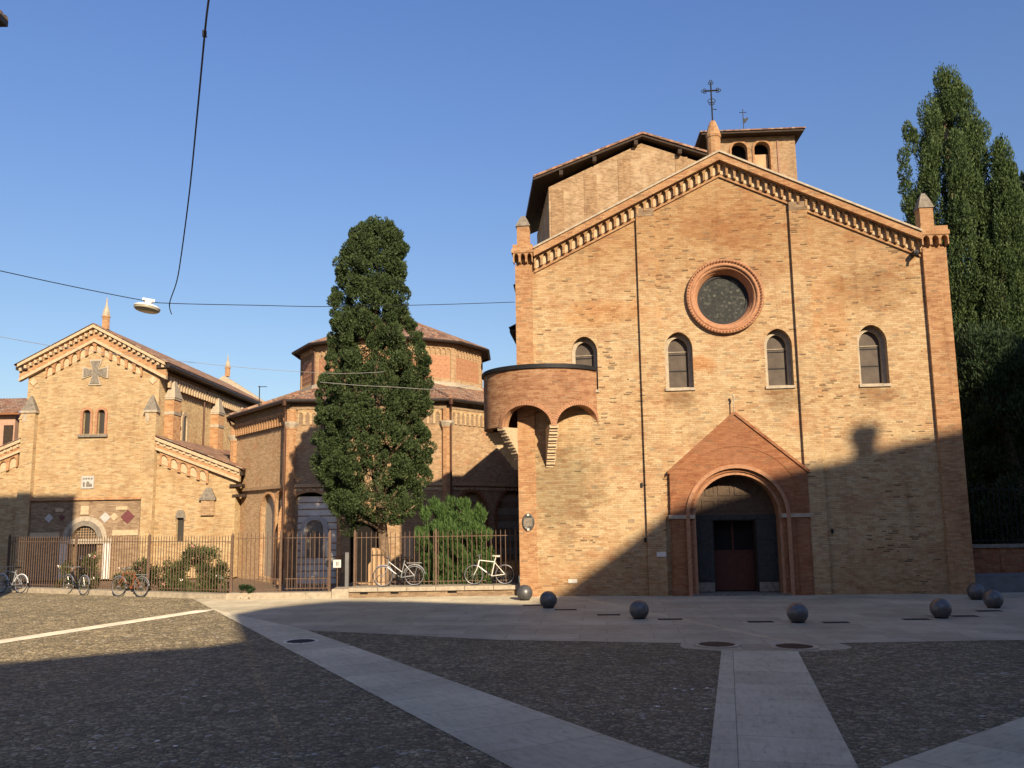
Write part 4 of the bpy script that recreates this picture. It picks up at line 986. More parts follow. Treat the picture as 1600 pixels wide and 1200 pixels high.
MB().box(-0.35, 0.0, 0.1, 0.7, 6.2, 7.2).pyramid(-0.38, 0.02, 0.05, 0.75, 7.2, 7.8, 0.2).build('corner_turret', M['left_brick'], gab)
for yb in (0.75, 7.0, 11.2):
    b_ = MB().box(6.0, 6.42, yb, yb+0.9, 0, 8.1).build('buttress', M['facade_orange'], gab)
    MB().box(5.98, 6.46, yb-0.04, yb+0.94, 8.1, 8.2).pyramid(5.98, 6.48, yb-0.06, yb+0.96, 8.2, 9.0, 0.25).build('buttress_cap', M['stone'], b_)
    MB().box(6.0, 6.45, yb-0.02, yb+0.92, 7.4, 7.55).build('buttress_band', M['stone'], b_)
MB().plate([(0.7, 8.72), (LD-0.2, 8.72), (LD-0.2, 9.25), (0.7, 9.25)], [], -0.0, 0.1).xf(Matrix.Translation((6.1, 0, 0)) @ Matrix.Rotation(PI/2, 4, 'Z')).build('side_band', M['left_brick'], gab)
sdt = MB()
for k in range(int((LD-1)/0.36)): sdt.box(6.08, 6.24, 0.7+k*0.36, 0.86+k*0.36, 8.66, 9.18)
sdt.build('side_dentils', M['infill'], gab)
sw = MB().plate(arched(0, 0.5, 5.6, 7.6), [], 0, 0.05).xf(Matrix.Translation((6.02, 3.2, 0)) @ Matrix.Rotation(PI/2, 4, 'Z')).build('side_window', M['dark_pane'], gab)
MB().plate(flush(band_arch(0, 0.25, 0.45, 5.5, 7.35, 14)), [], -0.04, 0.1).xf(Matrix.Translation((6.04, 3.2, 0)) @ Matrix.Rotation(PI/2, 4, 'Z')).build('window_surround', M['infill'], sw)
MB().tube([(6.5, 5.6, 9.45), (6.14, 5.6, 8.9), (6.14, 5.6, 4.5)], 0.05, 8).build('downpipe', M['copper_pipe'], gab)
MB().tube([(6.5, 9.6, 7.2), (6.5, 9.6, 5.4)], 0.04, 8).build('downpipe', M['copper_pipe'], gab)
def small_pinnacle(u, y, z, s=1.0):
    p = MB().lathe([(0.17*s, 0), (0.17*s, 0.55*s), (0.20*s, 0.56*s), (0.20*s, 0.62*s)], 8, (u, y, z)).build('pinnacle', M['facade_orange'], gab)
    MB().lathe([(0.18*s, 0.62*s), (0.15*s, 0.85*s), (0.05*s, 1.15*s), (0.02*s, 1.5*s), (0, 1.5*s)], 8, (u, y, z)).build('cap', M['stone'], p)
small_pinnacle(3.32, 0.2, 11.35)
MB().plate([(LC-3.4, 9.6), (LC+3.6, 9.6), (LC, 11.95)], [], LD, LD+0.5).build('rear_gable', M['stone'], gab)
small_pinnacle(LC+0.15, LD+0.25, 11.9)
# aisles
for s in (1, -1):
    def mx(u): return 6.0+u if s > 0 else -u
    if s > 0: ol = [(6.03, 0), (9.62, 0), (9.62, 4.75), (6.03, 6.15)]
    else: ol = [(-3.4, 0), (-0.02, 0), (-0.02, 6.15), (-3.4, 4.75)]
    hs = [arched(7.19, 0.34, 1.62, 2.82)] if s > 0 else [arched(-1.2, 0.34, 1.62, 2.82)]
    MB().plate(ol, hs, 0.02, 0.5).build('aisle_wall', M['left_brick'], gab)
    sg = (6.03, 6.27, 9.85, 4.78) if s > 0 else (-3.6, 4.78, -0.02, 6.27)
    MB().plate(rake(*sg, -0.14, 0.0), [], -0.32, 0.1).build('aisle_verge', M['infill'], gab)
    MB().plate(rake(*sg, -0.44, -0.14), [], -0.18, 0.02).build('aisle_band', M['facade_orange'], gab)
    MB().plate(rake(*sg, -0.56, -0.44), [], -0.22, 0.02).build('aisle_moulding', M['infill'], gab)
    dn = MB().plate(rake(*sg, -0.30, -0.14), [], -0.20, 0.02)
    for k in range(13):
        f = (k+0.3)/13; dn.box(sg[0]+(sg[2]-sg[0])*f, sg[0]+(sg[2]-sg[0])*f+0.1, -0.26, 0.02, sg[1]+(sg[3]-sg[1])*f-0.28, sg[1]+(sg[3]-sg[1])*f-0.16)
    dn.build('dentil_row', M['infill'], gab)
    f1 = (6.2, 5.55, 8.4, 4.66) if s > 0 else (-2.4, 4.66, -0.2, 5.55)
    MB().plate(frieze(*f1, 5, 0.05, 0.50, 0.28), [], -0.12, 0.02).build('aisle_frieze', M['facade_orange'], gab)
    MB().plate(rake(*f1, -0.45, 0.0), [], -0.015, 0.02).build('aisle_infill', M['infill'], gab)
    ar = MB()
    if s > 0: tile_face(ar, (10.0, -0.3, 4.78), (10.0, 12, 4.78), (6.0, -0.3, 6.34), (6.0, 12, 6.34))
    else: tile_face(ar, (-3.8, 12, 4.75), (-3.8, -0.3, 4.75), (0, 12, 6.32), (0, -0.3, 6.32))
    ar.build('aisle_roof', M['tiles'], gab)
MB().box(9.5, 9.95, -0.1, 6, 4.5, 4.7).build('aisle_eaves', M['wood_dark'], gab)
MB().box(9.12, 9.62, 0.5, 10, 0, 4.6).build('aisle_side_wall', M['left_brick'], gab)
MB().box(9.4, 9.95, -0.15, 0.4, 4.0, 4.12).box(9.5, 10.1, -0.05, 0.4, 3.55, 3.66).build('aisle_corbel', M['wood_dark'], gab)
MB().plate(arched(7.19, 0.4, 1.6, 2.84), [], 0.2, 0.24).build('aisle_window', M['dark_pane'], gab)
MB().plate([(6.98, 2.55), (6.99, 2.85), (7.08, 3.0), (7.3, 3.0), (7.4, 2.85), (7.42, 2.55), (7.36, 2.55), (7.36, 2.66), (7.02, 2.66), (7.02, 2.55)], [], -0.02, 0.02).build('aisle_window_head', M['stone_grey'], gab)
nb = MB().box(8.15, 8.72, -0.14, 0.05, 2.75, 3.42).build('wall_tabernacle', M['oct_brick'], gab)
MB().box(8.08, 8.79, -0.2, 0.05, 3.42, 3.52).pyramid(8.1, 8.77, -0.18, 0.1, 3.52, 3.98, 0.3).build('tabernacle_cap', M['stone_grey'], nb)
# porch block with arched door
pc = [arched(3.05, 1.10, 0.02, 2.36)]
porch = MB().plate([(0.58, 0), (5.45, 0), (5.45, 3.50), (0.58, 3.50)], pc, -0.18, 0.0).build('portal_block', M['drab_brick'], gab)
MB().box(0.5, 5.5, -0.30, 0.0, 3.50, 3.62).build('portal_cornice', M['facade_orange'], porch)
MB().plate(flush(band_arch(3.05, 0.56, 0.78, 1.79, 1.81, 18)), [], -0.24, -0.1).build('arch_moulding', M['stone_grey'], porch)
MB().plate(flush(band_arch(3.05, 0.78, 0.98, 1.79, 1.81, 18)), [], -0.21, -0.1).build('arch_outer_ring', M['stone'], porch)
lu = MB().plate(arched(3.05, 1.1, 1.79, 2.36), [], -0.03, 0.02).build('lunette', M['dark_pane'], porch)
gb = MB()
for k in range(9): gb.box(2.55+k*0.12, 2.565+k*0.12, -0.055, -0.03, 1.8, 2.32-abs(k-4)**2*0.022)
for k in range(4): gb.box(2.52, 3.58, -0.06, -0.035, 1.9+k*0.11, 1.915+k*0.11)
gb.build('grille', M['plaster'], lu)
MB().box(2.0, 4.30, -0.30, 0.05, 1.58, 1.80).build('lintel', M['stone'], porch)
MB().box(0.62, 1.95, -0.24, 0.0, 1.86, 2.10).build('relief_slab', M['infill'], porch); MB().box(4.28, 5.42, -0.24, 0.0, 1.92, 2.16).build('relief_slab', M['infill'], porch)
MB().box(2.55, 3.62, -0.06, 0.02, 0.02, 1.60).build('dark_opening', M['void'], porch)
for u in (2.08, 2.26, 4.0, 4.18):
    MB().tube([(u, -0.26, 0.05), (u, -0.26, 1.58)], 0.075, 10).build('jamb_column', M['white_stone'], porch)
for u, z, r, mt in ((1.42, 2.73, 0.20, 'lozenge_pale'), (1.98, 2.75, 0.14, 'lozenge_red'), (3.92, 2.72, 0.24, 'lozenge_pale'), (4.32, 2.75, 0.18, 'infill'), (4.92, 2.74, 0.31, 'lozenge_red')):
    MB().plate([(u, z-r), (u+r, z), (u, z+r), (u-r, z)], [], -0.21, -0.1).build('lozenge', M[mt], porch)
MB().box(2.84, 3.2, -0.26, -0.1, 2.86, 3.24).build('keystone_carving', M['infill'], porch)
MB().box(4.4, 4.9, -0.22, -0.1, 3.05, 3.2).build('small_relief', M['infill'], porch); MB().box(1.7, 2.05, -0.22, -0.1, 3.0, 3.15).build('small_relief', M['infill'], porch)
pq = MB().box(2.70, 3.26, -0.05, 0.0, 4.02, 4.58).build('wall_tablet', M['lozenge_pale'], gab)
lt = MB()
for k in range(4): lt.box(2.76+k*0.12, 2.84+k*0.12, -0.06, -0.05, 4.42, 4.50)
lt.plate([(2.78, 4.1), (2.86, 4.1), (2.86, 4.3), (2.78, 4.32)], [], -0.062, -0.05).plate([(2.92, 4.1), (3.18, 4.1), (3.2, 4.2), (3.08, 4.26), (3.0, 4.36), (2.93, 4.3)], [], -0.062, -0.05)
lt.build('tablet_relief', M['stone_grey'], pq)

# ================================================================== LOW WALL, KERB, FENCES
lw = empty('low_wall', (-5.4, 29.4, 0), 0.012, label='low brick wall with pale stone coping under the black railings, beside the church corner', cat='wall')
b_ = MB()
b_.box(0.0, 5.62, 0.08, 0.9, -0.8, 0.20).build('brick_base', M['drab_brick'], lw)
cpn = MB()
for k in range(6): cpn.box(k*0.94+0.004, k*0.94+0.93, 0.0, 1.0, 0.20, 0.33)
cpn.build('coping', M['stone'], lw)
MB().box(-0.55, 0.0, -0.03, 0.9, 0.0, 0.30).build('end_block', M['stone'], lw)
MB().box(1.35, 1.6, 0.06, 0.1, 0.12, 0.19).box(3.2, 3.5, 0.06, 0.1, 0.12, 0.19).box(0.35, 0.6, 0.06, 0.1, 0.12, 0.19).build('drain_slot', M['void'], lw)
K0, K1, K2 = Vector((-5.95, 29.45)), Vector((-9.45, 29.62)), Vector((-19.6, 34.25))
def seg_box(mb, a, b, o0, o1, z0, z1):
    d = (b-a).normalized(); n = Vector((-d.y, d.x))
    if n.y < 0: n = -n
    p = [a+n*o0, b+n*o0, b+n*o1, a+n*o1]; mb.prism([(q.x, q.y) for q in p], z0, z1); return mb
kb = MB(); nseg = 4
for k in range(nseg): seg_box(kb, K0.lerp(K1, k/nseg)+Vector((-0.006, 0)), K0.lerp(K1, (k+1)/nseg), 0, 0.45, -0.8, 0.20)
nseg = 10
for k in range(nseg): seg_box(kb, K1.lerp(K2, k/nseg), K1.lerp(K2, (k+0.994)/nseg), 0, 0.42, -0.8, 0.17)
tag(kb.build('stone_kerb', M['stone']), 'long pale stone kerb under the rusty railings on the left', 'kerb')

def railing(root, a, b, z0, z1, spacing, posts, rails, rad=0.0145, hi=0.0):
    """vertical round bars with points between posts"""
    d = b-a; L = d.length; n = int(L/spacing); org = root.location
    def P(f, z): q = a.lerp(b, f); return (q.x-org.x, q.y-org.y, z)
    bars = MB()
    for k in range(n+1):
        f = (k+0.5)/(n+1); x, y, _ = P(f, 0)
        bars.tube([(x, y, z0+0.03), (x, y, z1), (x, y, z1+0.07)], [rad, rad, 0.003], 5)
    bars.build('bar_panel', M['iron'], root)
    for z in rails:
        r = MB(); seg_box(r, a-Vector(org[:2]), b-Vector(org[:2]), -0.018, 0.018, z-0.012, z+0.012); r.build('rail', M['iron'], root)
    for f in posts:
        x, y, _ = P(f, 0)
        MB().box(x-0.035, x+0.035, y-0.035, y+0.035, 0.1, z1+0.06).pyramid(x-0.035, x+0.035, y-0.035, y+0.035, z1+0.06, z1+0.15, 0.1).build('post', M['iron'], root)
f1 = empty('iron_fence', (-5.4, 30.05, 0), 0, label='plain iron railings standing on the low brick wall in front of the cypress', cat='fence')
railing(f1, Vector((-5.35, 30.05)), Vector((0.1, 30.15)), 0.33, 2.05, 0.165, (0.003, 0.5, 0.99), (0.45, 1.92))
f2 = empty('iron_fence', (-9.4, 30.0, 0), 0, label='dense rusty iron railings along the kerb before the flowering bushes on the left', cat='fence')
railing(f2, Vector((-9.4, 29.95)), Vector((-19.4, 34.5)), 0.17, 2.0, 0.125, (0.0, 0.34, 0.67, 1.0), (0.27, 1.85))
f3 = empty('iron_fence', (-9.3, 29.85, 0), 0, label='short bay of railings between the rusty corner post and the gate', cat='fence')
railing(f3, Vector((-9.25, 29.88)), Vector((-7.72, 29.86)), 0.20, 2.1, 0.145, (0.98,), (0.28, 0.62, 1.95))
gt_ = empty('iron_gate', (-7.6, 29.85, 0), 0, label='narrow iron gate with a lower barred panel left of the low brick wall', cat='gate')
railing(gt_, Vector((-7.6, 29.88)), Vector((-6.12, 29.90)), 0.22, 2.05, 0.155, (0.99,), (0.30, 0.62, 1.95))
lowp = MB()
for k in range(17): lowp.tube([(0.06+k*0.088, 0.01, 0.30), (0.06+k*0.088, 0.01, 0.62)], 0.008, 5)
lowp.build('lower_panel', M['iron'], gt_)
MB().box(1.36, 1.42, -0.04, 0.06, 1.0, 1.2).build('lock', M['iron_dark'], gt_)
# notice, pole, stone stele behind the railings
nb = empty('notice_board', (-6.02, 30.6, 0), 0, label='small white notice on a stake behind the railings by the gate', cat='sign')
MB().tube([(0, 0, -0.75), (0, 0, 0.95)], 0.02, 6).build('stake', M['iron'], nb)
bd_ = MB().box(-0.13, 0.13, -0.05, -0.03, 0.92, 1.18).build('board', M['white_stone'], nb)
MB().box(-0.03, 0.0, -0.06, -0.05, 0.98, 1.12).box(0.02, 0.05, -0.06, -0.05, 0.98, 1.12).build('lettering', M['grey_wall'], bd_)
mp_ = MB().box(-5.74, -5.62, 30.5, 30.58, -0.75, 1.42); tag(mp_.build('marker_post', M['grey_wall']), 'flat grey post standing behind the railings beside the notice', 'post')
ste = MB().plate([(0, 0), (0.60, 0), (0.58, 1.15), (0.50, 1.38), (0.34, 1.50), (0.14, 1.52), (0.10, 1.05), (0.02, 0.95)], [], 0, 0.35)
ste.box(-0.05, 0.7, -0.06, 0.45, -0.75, 0.22).xf(Matrix.Translation((-5.12, 31.4, 0)))
tag(ste.build('stone_stele', M['plaster']), 'rounded pale stone block standing in front of the dark doorway', 'stone')

# right-hand railings on brick wall
rw_ = empty('garden_wall', (14.2, 29.0, 0), -0.02, label='low dark brick garden wall with grey slab ledge to the right of the church', cat='wall')
MB().box(0, 16, 0.1, 0.45, 0, 1.32).build('brick_base', M['dark_brick'], rw_)
MB().box(0, 16, 0.04, 0.5, 1.32, 1.42).build('coping', M['stone_grey'], rw_)
pn = MB()
for k in range(16): pn.box(0.5+k*0.95, 0.62+k*0.95, 0.06, 0.1, 0.6, 1.1)
pn.build('pier_strip', M['dark_brick'], rw_)
MB().box(0, 16, -0.95, 0.1, 0, 0.52).build('slab_ledge', M['grey_wall'], rw_)
f4 = empty('iron_fence', (14.2, 29.25, 0), 0, label='tall dark railings on the brick garden wall right of the church', cat='fence')
railing(f4, Vector((14.25, 29.25)), Vector((28, 29.0)), 1.42, 3.35, 0.17, (0.0, 0.25, 0.5), (1.55, 3.2), 0.014)
for o in list(f4.children): o.data.materials[0] = M['iron_dark']

# ================================================================== BOLLARDS AND PLATES ON THE PAVEMENT
bol = empty('ball_bollard', (0, 0, 0), label='x', cat='bollard', group='iron ball bollards on the pavement')
MB().lathe([(0.0, 0.003)]+[(0.245*math.sin(PI*(0.14+0.86*k/20)), 0.245-0.245*math.cos(PI*(0.14+0.86*k/20))-0.02) for k in range(20)]+[(0, 0.47)], 32).build('ball', M['sphere'], bol, True)
MB().lathe([(0, 0.02), (0.15, 0.02), (0.16, 0.006), (0.16, 0.004), (0, 0.004)], 24).build('base_ring', M['plate'], bol)
bl = [((820, 938), 'sunlit ball bollard at the corner of the church below the oval plaque'),
      ((857, 950), 'dark ball bollard just right of the sunlit one near the church corner'),
      ((999, 967), 'dark ball bollard left of the portal, alone on the pavement'),
      ((1247, 973), 'dark ball bollard in front of the right portal jamb, nearest to the viewer'),
      ((1471, 966), 'dark ball bollard before the right end of the church front'),
      ((1526, 937), 'dark ball bollard farthest back at the right corner by the grey ledge'),
      ((1553, 950), 'dark ball bollard rightmost of all, beside the grey ledge')]
for i, (q, lb) in enumerate(bl):
    o = bol if i == 0 else copy_tree(bol)
    p = atZ(*q); o.location = (p.x, p.y, 0); o['label'] = lb; o.rotation_euler = (0, 0, i*1.3)
pts_ = [((833, 946), 'dark cast plate in the paving between the two leftmost ball bollards'), ((884, 953), 'dark cast plate right of the second ball bollard'),
        ((951, 961), 'dark cast plate left of the lone ball bollard'), ((1047, 968), 'dark cast plate right of the lone ball bollard'),
        ((1188, 972), 'dark cast plate left of the nearest ball bollard'), ((1306, 973), 'dark cast plate right of the nearest ball bollard'),
        ((1431, 968), 'dark cast plate left of the bollard at the right end of the front'), ((1507, 963), 'dark cast plate right of the bollard at the right end of the front'),
        ((1545, 955), 'dark cast plate beneath the rightmost ball bollard')]
pm_ = MB().box(-0.30, 0.30, -0.13, 0.13, 0.004, 0.012)
for i, (q, lb) in enumerate(pts_):
    if i == 0: pr = pm_.build('cast_plate', M['plate']); o = pr
    else: o = pr.copy(); C.objects.link(o)
    p = atZ(*q); o.location = (p.x, p.y, 0); o.rotation_euler = (0, 0, -0.05); tag(o, lb, 'drain plate', 'cast plates set in the paving')
for i, (q, lb) in enumerate([((1120, 1008), 'left of the two round stone-ringed grates at the head of the central path'), ((1241, 1011), 'right of the two round stone-ringed grates at the head of the central path')]):
    p = atZ(*q)
    if i == 0:
        gr = empty('round_grate', (p.x, p.y, 0), label=lb, cat='grate', group='round grates')
        rg = MB()
        for k in range(18):
            a0, a1 = 2*PI*(k+0.04)/18, 2*PI*(k+0.96)/18
            vs = [(r*math.cos(a), r*math.sin(a), z) for z in (0.005, 0.022) for r, a in ((0.36, a0), (0.47, a0), (0.47, a1), (0.36, a1))]
            rg.add(vs, [(4, 5, 6, 7), (0, 1, 5, 4), (1, 2, 6, 5), (2, 3, 7, 6), (3, 0, 4, 7)])
        rg.build('stone_ring', M['stone'], gr)
        MB().lathe([(0, 0.012), (0.36, 0.012), (0.365, 0.005)], 32).build('dark_disc', M['plate'], gr)
        bs_ = MB()
        for k in range(-5, 6):
            h = math.sqrt(0.33**2-(k*0.06)**2) if abs(k*0.06) < 0.33 else 0.05; bs_.box(k*0.06-0.012, k*0.06+0.012, -h, h, 0.012, 0.018)
        bs_.build('grate_bars', M['iron_dark'], gr)
    else:
        o = copy_tree(gr); o.location = (p.x, p.y, 0); o['label'] = lb
p = atZ(470, 1003)
dg = empty('drain_grate', (p.x, p.y, 0.0), -0.45, label='flat dark grate with pale rim in the diagonal granite path', cat='grate')
MB().lathe([(0, 0.018), (0.30, 0.018), (0.31, 0.009)], 24).build('dark_disc', M['plate'], dg)
rgm = MB()
for k in range(14):
    a0, a1 = 2*PI*(k+0.08)/14, 2*PI*(k+0.92)/14
    rgm.add([(r*math.cos(a), r*math.sin(a), z) for z in (0.009, 0.02) for r, a in ((0.31, a0), (0.38, a0), (0.38, a1), (0.31, a1))], [(4, 5, 6, 7), (0, 1, 5, 4), (1, 2, 6, 5), (2, 3, 7, 6), (3, 0, 4, 7)])
rgm.build('stone_ring', M['white_stone'], dg)
# scraps of pale paper / petals lying on the cobbles
r5 = random.Random(5)
sp_px = [(1055, 1078), (1068, 1081), (1082, 1079), (1100, 1072), (916, 1106), (945, 1117), (958, 1118), (969, 1119), (1028, 1106), (1094, 1109), (1103, 1110), (1098, 1116), (1105, 1077), (1080, 1030), (72, 1182), (86, 1181), (147, 1172), (180, 1171), (208, 1171), (250, 1167), (274, 1168), (245, 1088), (320, 1090), (327, 1027), (290, 1080), (1450, 1020), (730, 1187), (440, 1092), (246, 1160)]
scrap_me = []
for k in range(4):
    m_ = MB(); n = 7; rr = [r5.uniform(0.6, 1.1) for _ in range(n)]
    m_.add([(0, 0, 0.022)]+[(0.030*rr[i]*math.cos(2*PI*i/n), 0.030*rr[i]*math.sin(2*PI*i/n), 0.010+0.01*r5.random()) for i in range(n)], [(0, 1+i, 1+(i+1) % n) for i in range(n)])
    scrap_me.append(m_)
protos = []
for i, q in enumerate(sp_px):
    if i < 4: o = scrap_me[i].build('paper_scrap', M['lozenge_pale'] if i % 2 else M['petal_white']); protos.append(o)
    else: o = protos[i % 4].copy(); C.objects.link(o)
    p = atZ(*q); o.location = (p.x, p.y, 0.004); s = r5.uniform(0.5, 1.1); o.scale = (s*1.25, s, 1); o.rotation_euler = (0, 0, r5.uniform(0, 6))
    tag(o, 'tiny pale scrap lying on the dark shaded cobbles', 'litter', 'pale scraps scattered on the cobbles')

# ================================================================== BICYCLES
def bicycle(loc, rz, label, paint, fender=False, rack=False, basket=False, drop=False, saddle='bike_black', lean=0.06, mf=None):
    root = empty('bicycle', loc, rz, label=label, cat='bicycle', group='bicycles parked along the railings')
    root.rotation_euler = (lean, 0, rz)
    r, wb = 0.335, 1.02
    fm = MB(); bb = (0.44, 0, 0.28); hd0, hd1 = (0.88, 0, 0.62), (0.84, 0, 0.80); st0 = (0.33, 0, 0.78); ra = (0, 0, r)
    fm.tube([bb, (0.31, 0, 0.84)], 0.018, 8); fm.tube([bb, hd0], 0.02, 8)
    fm.tube([(0.34, 0, 0.74), hd1] if not drop else [(0.40, 0, 0.45), hd1], 0.017, 8); fm.tube([hd0, hd1], 0.023, 8)
    for s in (-0.05, 0.05):
        fm.tube([bb, (0, s, r)], 0.011, 6); fm.tube([(0.335, 0, 0.73), (0, s, r)], 0.010, 6)
    fm.build('frame', paint, root)
    fk = MB()
    for s in (-0.05, 0.05): fk.tube([(0.88, s*0.8, 0.62), (0.93, s, 0.5), (wb, s, r)], 0.012, 6)
    fk.build('fork', paint, root)
    for x in (0, wb):
        wh = MB()
        for k in range(14):
            a = 2*PI*k/14; wh.tube([(x, 0.02*(-1)**k, r), (x+(r-0.03)*math.cos(a), 0, r+(r-0.03)*math.sin(a))], 0.0022, 3)
        wh.tube([(x, -0.06, r), (x, 0.06, r)], 0.022, 8); wo = wh.build('wheel', M['rim'], root)
        c_ = [(x+(r-0.035)*math.cos(t), 0, r+(r-0.035)*math.sin(t)) for t in np.linspace(0, 2*PI, 33)]; MB().tube(c_, 0.010, 6, False).build('rim', M['rim'], wo)
        c_ = [(x+(r-0.013)*math.cos(t), 0, r+(r-0.013)*math.sin(t)) for t in np.linspace(0, 2*PI, 33)]; MB().tube(c_, 0.014, 6, False).build('tyre', M['tyre'], wo)
        if fender:
            c_ = [(x+(r+0.02)*math.cos(t), 0, r+(r+0.02)*math.sin(t)) for t in (np.linspace(0.25, 3.0, 18) if x == 0 else np.linspace(0.9, 3.3, 16))]
            MB().tube(c_, 0.018, 6).build('mudguard', mf or M['rim'], root)
    sd_ = MB(); sd_.add([(0.14, -0.08, 0.95), (0.14, 0.08, 0.95), (0.28, 0.05, 0.955), (0.42, 0.015, 0.95), (0.42, -0.015, 0.95), (0.28, -0.05, 0.955), (0.16, -0.07, 0.90), (0.16, 0.07, 0.90), (0.28, 0.035, 0.91), (0.40, 0.01, 0.925), (0.40, -0.01, 0.925), (0.28, -0.035, 0.91)],
        [(0, 5, 2, 1), (5, 4, 3, 2), (6, 7, 8, 11), (11, 8, 9, 10), (0, 1, 7, 6), (1, 2, 8, 7), (2, 3, 9, 8), (3, 4, 10, 9), (4, 5, 11, 10), (5, 0, 6, 11)])
    sd_.tube([(0.31, 0, 0.82), (0.285, 0, 0.92)], 0.013, 6); sd_.build('saddle', M[saddle], root)
    hb = MB().tube([(0.84, 0, 0.80), (0.825, 0, 0.93), (0.88, 0, 0.95)], 0.014, 6)
    hb.tube([(0.80, -0.27, 0.97), (0.86, -0.20, 0.96), (0.89, 0, 0.95), (0.86, 0.20, 0.96), (0.80, 0.27, 0.97)], 0.012, 6); hb.build('handlebar', M['rim'], root)
    ck = MB().lathe([(0.0, 0.01), (0.085, 0.01), (0.09, 0.0), (0.085, -0.01), (0, -0.01)], 20).xf(Matrix.Translation((0.44, -0.05, 0.28)) @ Matrix.Rotation(PI/2, 4, 'X'))
    ck.tube([(0.44, -0.06, 0.28), (0.36, -0.07, 0.13)], 0.010, 6).tube([(0.44, 0.06, 0.28), (0.52, 0.07, 0.43)], 0.010, 6).box(0.31, 0.41, -0.16, -0.07, 0.11, 0.14).box(0.47, 0.57, 0.07, 0.16, 0.42, 0.45)
    ck.tube([(0.44, -0.05, 0.36), (0.0, -0.05, 0.37)], 0.005, 4).tube([(0.44, -0.05, 0.20), (0.0, -0.05, 0.30)], 0.005, 4); ck.build('crankset', M['iron_dark'], root)
    if rack: MB().box(-0.25, 0.25, -0.07, 0.07, 0.74, 0.76).tube([(-0.15, -0.06, 0.75), (0, -0.06, r)], 0.007, 5).tube([(-0.15, 0.06, 0.75), (0, 0.06, r)], 0.007, 5).build('rack', M['rim'], root)
    if basket: MB().box(0.9, 1.2, -0.16, 0.16, 0.68, 0.9).build('basket', M['iron_dark'], root)
    return root
bicycle((-0.33, 29.78, 0.335), PI-0.02, 'cream racing bicycle leaning on the railings next to the church corner', M['bike_white'], saddle='bike_white', lean=-0.05)
bicycle((-3.32, 29.80, 0.335), PI+0.12, 'old silver bicycle with rack leaning on the railings at the cypress trunk', M['bike_grey'], True, True, drop=True, lean=-0.05)
bicycle((-15.35, 32.15, 0), 2.55, 'dark bicycle parked askew at the kerb by the white flowers, second from the left', M['bike_black'], True, drop=True, lean=0.05)
bicycle((-12.85, 31.05, 0), 2.75, 'orange-framed bicycle parked at the kerb before the oleander bushes', M['bike_orange'], True, True, lean=0.05)
bicycle((-18.25, 33.35, 0), 2.75, 'silver bicycle with white mudguard parked in the shade, leftmost at the railings', M['bike_grey'], True, mf=M['lamp_white'], lean=0.05)

# ================================================================== VEGETATION
def leaf_object(name, mat, parent, cen, rad, per, size, aspect=0.45, up=0.5, seed=1, org=(0, 0, 0), shell=0.55):
    g = np.random.default_rng(seed); cen = np.asarray(cen, float)-np.array(org); rad = np.asarray(rad, float)
    n = len(cen)*per; ci = np.repeat(np.arange(len(cen)), per)
    d = g.normal(size=(n, 3)); d /= np.linalg.norm(d, axis=1)[:, None]
    rr = shell+(1-shell)*g.random(n)**0.6
    p = cen[ci]+d*rad[ci]*rr[:, None]
    ax = d*0.9+g.normal(size=(n, 3))*0.55+np.array([0, 0, up]); ax /= np.linalg.norm(ax, axis=1)[:, None]
    sd_ = np.cross(ax, g.normal(size=(n, 3))); sd_ /= np.linalg.norm(sd_, axis=1)[:, None]+1e-9
    L = size*(0.6+0.8*g.random(n))[:, None]; W = L*aspect
    v = np.empty((n, 4, 3)); v[:, 0] = p-ax*L*0.5; v[:, 1] = p+sd_*W*0.5; v[:, 2] = p+ax*L*0.5; v[:, 3] = p-sd_*W*0.5
    me = bpy.data.meshes.new(name); me.vertices.add(4*n); me.vertices.foreach_set('co', v.reshape(-1))
    me.loops.add(4*n); me.loops.foreach_set('vertex_index', np.arange(4*n, dtype=np.int32))
    me.polygons.add(n); me.polygons.foreach_set('loop_start', np.arange(0, 4*n, 4, dtype=np.int32)); me.polygons.foreach_set('loop_total', np.full(n, 4, dtype=np.int32))
    me.update(calc_edges=True); me.materials.append(mat)
    o = bpy.data.objects.new(name, me); C.objects.link(o); o.parent = parent; return o
def profile_clumps(table, Y, n, rmin, rmax, elong, seed, depth=0.9, inner=0.45, drop=None):
    """clumps filling a crown whose outline is given as (row, left, right) at distance Y"""
    g = np.random.default_rng(seed); ys = [t[0] for t in table]; out = []; rad = []
    wts = []
    for i in range(400):
        y = ys[0]+(ys[-1]-ys[0])*i/399; l = np.interp(y, ys, [t[1] for t in table]); r_ = np.interp(y, ys, [t[2] for t in table]); wts.append((y, l, r_))
    pw = np.array([t[2]-t[1]+8 for t in wts]); pw /= pw.sum()
    while len(out) < n:
        y, l, r_ = wts[g.choice(400, p=pw)]
        cl_ = atY((l+r_)/2, y, Y); hw = (r_-l)/2*Y/FPX
        cr_ = rmin+(rmax-rmin)*g.random(); a = g.uniform(0, 2*PI); f = inner+(1-inner)*g.random()**0.6
        h = max(0.02, hw-cr_*0.5)
        if drop and g.random() < drop(y, math.cos(a)): continue
        out.append((cl_.x+h*f*math.cos(a), cl_.y+h*f*math.sin(a)*depth, cl_.z)); rad.append((cr_, cr_, cr_*elong))
    return out, rad

